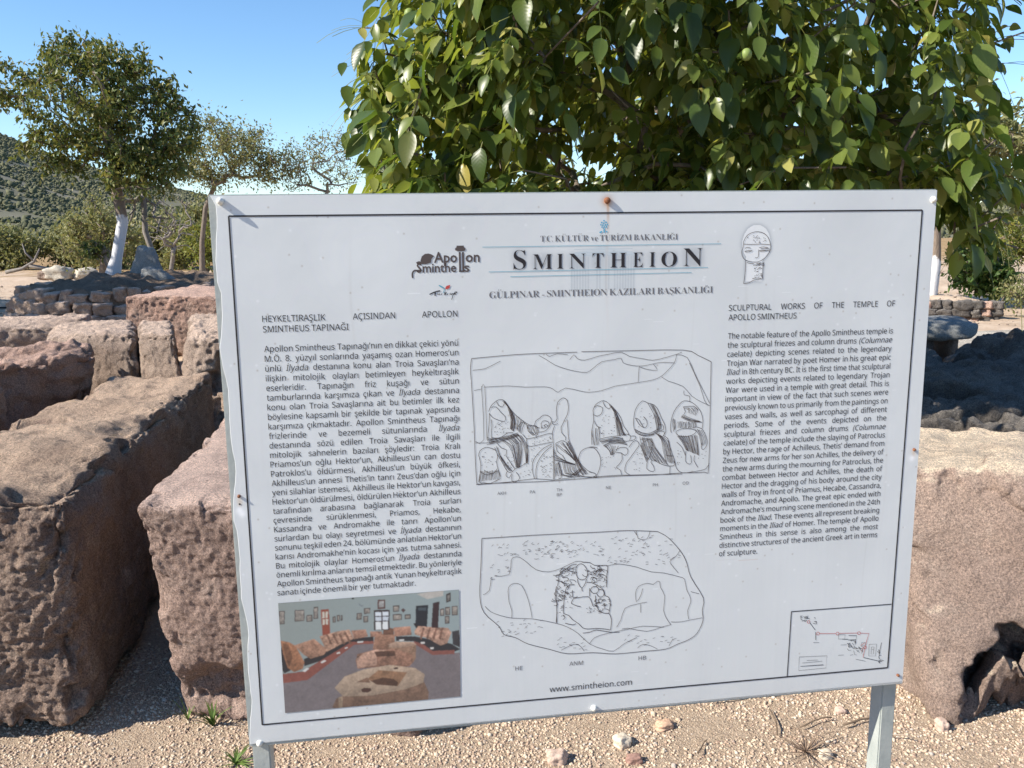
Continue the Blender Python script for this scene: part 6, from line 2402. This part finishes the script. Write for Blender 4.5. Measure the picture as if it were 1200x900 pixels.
TR = """Apollon Smintheus Tapınağı’nın en dikkat çekici yönü
M.Ö. 8. yüzyıl sonlarında yaşamış ozan Homeros’un
ünlü _İlyada_ destanına konu alan Troia Savaşları’na
ilişkin mitolojik olayları betimleyen heykeltıraşlık
eserleridir. Tapınağın friz kuşağı ve sütun
tamburlarında karşımıza çıkan ve _İlyada_ destanına
konu olan Troia Savaşlarına ait bu betimler ilk kez
böylesine kapsamlı bir şekilde bir tapınak yapısında
karşımıza çıkmaktadır. Apollon Smintheus Tapınağı
frizlerinde ve bezemeli sütunlarında _İlyada_
destanında sözü edilen Troia Savaşları ile ilgili
mitolojik sahnelerin bazıları şöyledir: Troia Kralı
Priamos’un oğlu Hektor’un, Akhilleus’un can dostu
Patroklos’u öldürmesi, Akhilleus’un büyük öfkesi,
Akhilleus’un annesi Thetis’in tanrı Zeus’dan oğlu için
yeni silahlar istemesi, Akhilleus ile Hektor’un kavgası,
Hektor’un öldürülmesi, öldürülen Hektor’un Akhilleus
tarafından arabasına bağlanarak Troia surları
çevresinde sürüklenmesi, Priamos, Hekabe,
Kassandra ve Andromakhe ile tanrı Apollon’un
surlardan bu olayı seyretmesi ve _İlyada_ destanının
sonunu teşkil eden 24. bölümünde anlatılan Hektor’un
karısı Andromakhe’nin kocası için yas tutma sahnesi.
Bu mitolojik olaylar Homeros’un _İlyada_ destanında
önemli kırılma anlarını temsil etmektedir. Bu yönleriyle
Apollon Smintheus tapınağı antik Yunan heykeltıraşlık
sanatı içinde önemli bir yer tutmaktadır.|""".split('\n')
EN = """The notable feature of the Apollo Smintheus temple is
the sculptural friezes and column drums (_Columnae
caelate_) depicting scenes related to the legendary
Trojan War narrated by poet Homer in his great epic
_Iliad_ in 8th century BC. It is the first time that sculptural
works depicting events related to legendary Trojan
War were used in a temple with great detail. This is
important in view of the fact that such scenes were
previously known to us primarily from the paintings on
vases and walls, as well as sarcophagi of different
periods. Some of the events depicted on the
sculptural friezes and column drums (_Columnae
caelate_) of the temple include the slaying of Patroclus
by Hector, the rage of Achilleus, Thetis’ demand from
Zeus for new arms for her son Achilles, the delivery of
the new arms during the mourning for Patroclus, the
combat between Hector and Achilles, the death of
Hector and the dragging of his body around the city
walls of Troy in front of Priamus, Hecabe, Cassandra,
Andromache, and Apollo. The great epic ended with
Andromache’s mourning scene mentioned in the 24th
book of the _Iliad_. These events all represent breaking
moments in the _Iliad_ of Homer. The temple of Apollo
Smintheus in this sense is also among the most
distinctive structures of the ancient Greek art in terms
of sculpture.|""".split('\n')
t = paragraph(TR, (74, 69), (404, 399), 262, 701, SZ, 'text_block'); t['label'] = 'long Turkish paragraph at the left'
t = paragraph(EN, (900, 895), (1227, 1221), 266, 686.3, SZ, 'text_block'); t['label'] = 'long English paragraph at the right'
for s, y in (('HEYKELTIRAŞLIK AÇISINDAN APOLLON', 211), ('SMINTHEUS TAPINAĞI|', 228.5)): paragraph([s], (74, 74), (404, 404), y, y, 18.6, 'heading')
for s, y in (('SCULPTURAL WORKS OF THE TEMPLE OF', 214.5), ('APOLLO SMINTHEUS|', 232)): paragraph([s], (900, 900), (1228, 1228), y, y, 18.6, 'heading')
def fitted(K, s, x0, x1, y, size, font=SANS, offset=0.0, shear=0.0):
    V, F, a, b_ = glyphs(s, font, 1.0, offset, shear); K.add(V, F, x0, y, size, (x1 - x0) / ((b_ - a) * size), a)
K = Ink(); fitted(K, 'www.smintheion.com', 562, 724.5, 937, 20); K.link('website_line', 'ink')
for s, x, y, par in (('AKH', 476, 535, frieze), ('PA', 533, 536, frieze), ('TH', 583, 535, frieze), ('BP', 583, 544, frieze), ('NE', 676, 536, frieze), ('PH', 766, 536, frieze), ('OD', 825, 536, frieze)):
    K = Ink(); V, F, a, b_ = glyphs(s, SANS, 1.0, .0); K.add(V, F, x - (b_ - a) * 5.2, y + 3, 10, 1.05, a); K.link('caption', 'ink_soft', par)
for s, x, y in (('HE', 503, 882), ('ANM', 614, 882), ('HB', 745, 883)):
    K = Ink(); V, F, a, b_ = glyphs(s, SANS, 1.0, .0); K.add(V, F, x - (b_ - a) * 7.5, y + 4, 14.5, 1.05, a); K.link('caption', 'ink_soft', lintel)
def serif(s): return ''.join(chr(0x1D400 + ord(c) - 65) if 'A' <= c <= 'Z' else chr(0x1D41A + ord(c) - 97) if 'a' <= c <= 'z' else c for c in s)
BASE = {'Ü': 'U', 'İ': 'I', 'Ğ': 'G', 'Ş': 'S'}
def serif_line(K, s, x0, x1, y, cap, off=-.008, sp=.03, wsp=.22):
    """serif capitals set letter by letter, with their Turkish marks"""
    G = []; cx = 0; size = cap / .69
    for c in s:
        if c == ' ': cx += wsp; continue
        if c == '-': G.append((c, cx, cx + .25, None)); cx += .25 + sp; continue
        V, F, a, b_ = glyphs(serif(BASE.get(c, c)), None, 1.0, off); G.append((c, cx, cx + b_ - a, (V, F, a))); cx += b_ - a + sp
    k = (x1 - x0) / ((cx - sp) * size)
    for c, a, b_, g_ in G:
        X = x0 + a * size * k; Wd = (b_ - a) * size * k
        if g_ is None: K.poly([(X, y - cap * .32), (X + Wd, y - cap * .32), (X + Wd, y - cap * .22), (X, y - cap * .22)]); continue
        K.add(g_[0], g_[1], X, y, size, k, g_[2]); mx = X + Wd / 2; r_ = cap * .075
        dot = lambda ux: K.poly([(ux + r_ * math.cos(q), y - cap * 1.2 + r_ * math.sin(q)) for q in (0, 1.05, 2.1, 3.14, 4.19, 5.24)][::-1])
        if c == 'Ü': dot(mx - cap * .17); dot(mx + cap * .17)
        if c == 'İ': dot(mx)
        if c == 'Ğ':
            pts = [(mx + cap * .2 * math.cos(q), y - cap * 1.26 + cap * .16 * math.sin(q)) for q in (0.1, .8, 1.57, 2.3, 3.04)]
            for (ax, ay), (bx, by) in zip(pts, pts[1:]): K.poly([(ax, ay), (bx, by), (bx, by + cap * .07), (ax, ay + cap * .07)])
        if c == 'Ş': K.poly([(mx - r_ * .5, y), (mx + r_ * .8, y), (mx + r_ * 1.6, y + cap * .13), (mx + r_, y + cap * .22), (mx - r_ * 1.4, y + cap * .24), (mx - r_ * 1.2, y + cap * .19), (mx + r_ * .3, y + cap * .15)])
K = Ink(); serif_line(K, 'T.C. KÜLTÜR ve TURİZM BAKANLIĞI', 552, 801, 84.6, 10.3, -.009); K.link('ministry_line', 'ink_soft')
K = Ink(); serif_line(K, 'GÜLPINAR - SMINTHEION KAZILARI BAŞKANLIĞI', 460.5, 869, 180.6, 11.6, -.009); K.link('directorate_line', 'ink_soft')
for c, (a, b_, h_) in zip('SMINTHEION', SMX):
    V, F, u0, u1 = glyphs(serif(c), None, 1.0, -.010); hh = h_ / .70; K = Ink(); K.add(V, F, a, 132.0 if c != 'S' else 131.5, hh, (b_ - a) / ((u1 - u0) * hh), u0); K.link('title_letter', 'ink')
# logos
lg = Ink(); fitted(lg, 'Apo', 366, 406, 117, 25.5, None, .018); fitted(lg, 'on', 420.5, 445, 117, 25.5, None, .018)
fitted(lg, 'Sminthe', 336, 404, 133.5, 22.5, None, .016); fitted(lg, 's', 417.5, 427, 133.5, 22.5, None, .016)
for x_ in (409, 414.6): lg.poly([(x_, 100), (x_ + 3.2, 100), (x_ + 3.2, 133.5), (x_, 133.5)][::-1])
lg.poly([(408.6, 131.5), (418, 131.5), (418, 134), (408.6, 134)][::-1])
lg.poly([(405.5, 89), (418, 89), (418, 91.5), (421, 94), (420, 97.5), (416, 98.5), (408, 98.5), (403.5, 97), (402.5, 94), (405.5, 91.5)][::-1])
lg.poly([(344, 119), (343, 113), (345.5, 106), (351, 102), (357, 101.5), (362, 103), (366.5, 106), (363.5, 108.5), (361.5, 111.5), (361, 117), (352, 119.5)][::-1])
L0 = lg.link('site_logo', 'ink_brown'); link('logo_tail', py_mesh('logo_tail', *ribbon(ART['site_logo'])), M['ink_brown'], L0)
t = art('tourism_black', 'country_logo', 'ink'); art('tourism_blue', 'logo_stem', 'ink_blue', 1, t)
K = Ink(); K.poly([(384, 161), (386, 157.4), (392.7, 155.6), (391.4, 161.2), (387.4, 163), (384.4, 162.9)][::-1]); K.link('tulip', 'ink_red', t)
K = Ink()
for x_, y_ in ((665.5, 50), (661.5, 53), (669.5, 53), (665.5, 54), (660, 57), (664, 57.5), (668, 57.5), (671.5, 57), (662, 61), (666, 61), (670, 61), (665.8, 64.5), (665.8, 67), (661, 69), (665.8, 69.5), (670.5, 69), (658.8, 70)):
    K.poly([(x_ + 1.7 * math.cos(q), y_ + 1.7 * math.sin(q)) for q in (0, 1.57, 3.14, 4.71)][::-1])
K.link('ministry_emblem', 'ink_cyan')
# the colour photograph on the board, a flat print
PW, PH = 420, 280
py_, px_ = np.mgrid[0:PH, 0:PW].astype(np.float32); px_ = px_ / PW; py_ = py_ / PH
ph = np.zeros((PH, PW, 3), np.float32)
ph[:] = np.array([.29, .33, .30], np.float32) + (np.clip(px_ * 1.15, 0, 1))[..., None] * np.array([.02, .05, .07], np.float32)
rs = np.random.RandomState(5); nz = blur(rs.normal(size=(PH, PW)), 1.4); nz /= np.abs(nz).max(); nz2 = blur(rs.normal(size=(PH, PW)), 5); nz2 /= np.abs(nz2).max()
def fill(pts, col, tex=0.0):
    ins = np.zeros(ph.shape[:2], bool); n_ = len(pts)
    for i in range(n_):
        x1, y1 = pts[i]; x2, y2 = pts[(i + 1) % n_]
        if y1 == y2: continue
        c_ = ((y1 > py_) != (y2 > py_)) & (px_ < (x2 - x1) * (py_ - y1) / (y2 - y1) + x1); ins ^= c_
    v = np.array(col, np.float32) / 255; v = v ** 2.2
    ya, yb = min(q[1] for q in pts), max(q[1] for q in pts); shd = (1.18 - .42 * (py_[ins] - ya) / (yb - ya + 1e-6)) if tex > .2 else 1.0
    ph[ins] = (v * shd[:, None] if tex > .2 else v) * (1 + tex * (1.3 * nz[ins] + .9 * nz2[ins]))[:, None]
for ln in PHOTO_TXT.strip().split('\n'):
    q = ln.split(); col = tuple(int(v) for v in q[0].split(',')); tex = float(q[1]); c_ = [int(v) / 1000 for v in q[2:]]; fill(list(zip(c_[::2], c_[1::2])), col, tex)
ph = np.stack([blur(ph[..., k], 1.0) for k in range(3)], -1) * (1 + .04 * nz[..., None]); ph = ph * .82 + ph.mean(-1, keepdims=True) * .12 + .025
M['photo'], *_ = image_mat('photo_print', make_image('museum_photo', ph * .9), .4)
cs = [(69, 715.5), (393.5, 715), (391, 929), (68.5, 930)]
link('photo_print', uvmesh('photo_print', [bp(x, y, OFF + .0002) for x, y in cs], [(0, 3, 2, 1)], [(0, 1), (1, 1), (1, 0), (0, 0)]), M['photo'], BX)
# bolts and screws
def dome(r, h, seg=14, rings=5):
    V, F = [(0, -h, 0)], []
    for k in range(1, rings + 1):
        a = k / rings * math.pi / 2
        for s in range(seg): q = 6.2832 * s / seg; V.append((r * math.sin(a) * math.cos(q), -h * (math.cos(a) * .75 + .25 * (k < rings)), r * math.sin(a) * math.sin(q)))
    for s in range(seg): V.append((r * math.cos(6.2832 * s / seg), 0, r * math.sin(6.2832 * s / seg)))
    for s in range(seg): F.append((0, 1 + (s + 1) % seg, 1 + s))
    for k in range(rings):
        for s in range(seg): a = 1 + k * seg; F.append((a + s, a + (s + 1) % seg, a + seg + (s + 1) % seg, a + seg + s))
    return V, [f[::-1] for f in F]
white = flat('bolt_paint', (.70, .69, .63), .4); m, n, l, b = mat('rusty_steel'); tc = n.new('ShaderNodeTexCoord').outputs['Object']
l.new(ramp(n, l, noise(n, l, tc, 400, 5), [(.3, (.10, .035, .015)), (.6, (.24, .09, .035)), (.8, (.06, .03, .02))]), b.inputs['Base Color']); b.inputs['Roughness'].default_value = .8; rust = m
for x, y, r, h, mm in ((20.5, 11, .0062, .013, white), (671, 15.4, .0058, .007, rust), (1291, 19, .0058, .008, white), (19.5, 985, .0056, .008, white), (649, 978.5, .0058, .008, white)):
    o = link('bolt', py_mesh('bolt', *dome(r, h)), mm, BX, smooth=True); o.location = bp(x, y, .0012)
    if mm is rust: o['label'] = 'rusty bolt head at the middle of the top edge'
for x, y in ((15.2, 513), (1287.4, 495.3), (1286, 970)):
    o = link('screw', py_mesh('screw', *dome(.0031, .0055, 10, 3)), rust, BX, smooth=True); o.location = bp(x, y, .0012)
K = Ink(); K.poly([(15.4 + 1.7 * math.cos(q * .7), 527.6 + 1.7 * math.sin(q * .7)) for q in range(9)][::-1]); K.link('screw_hole', 'ink')
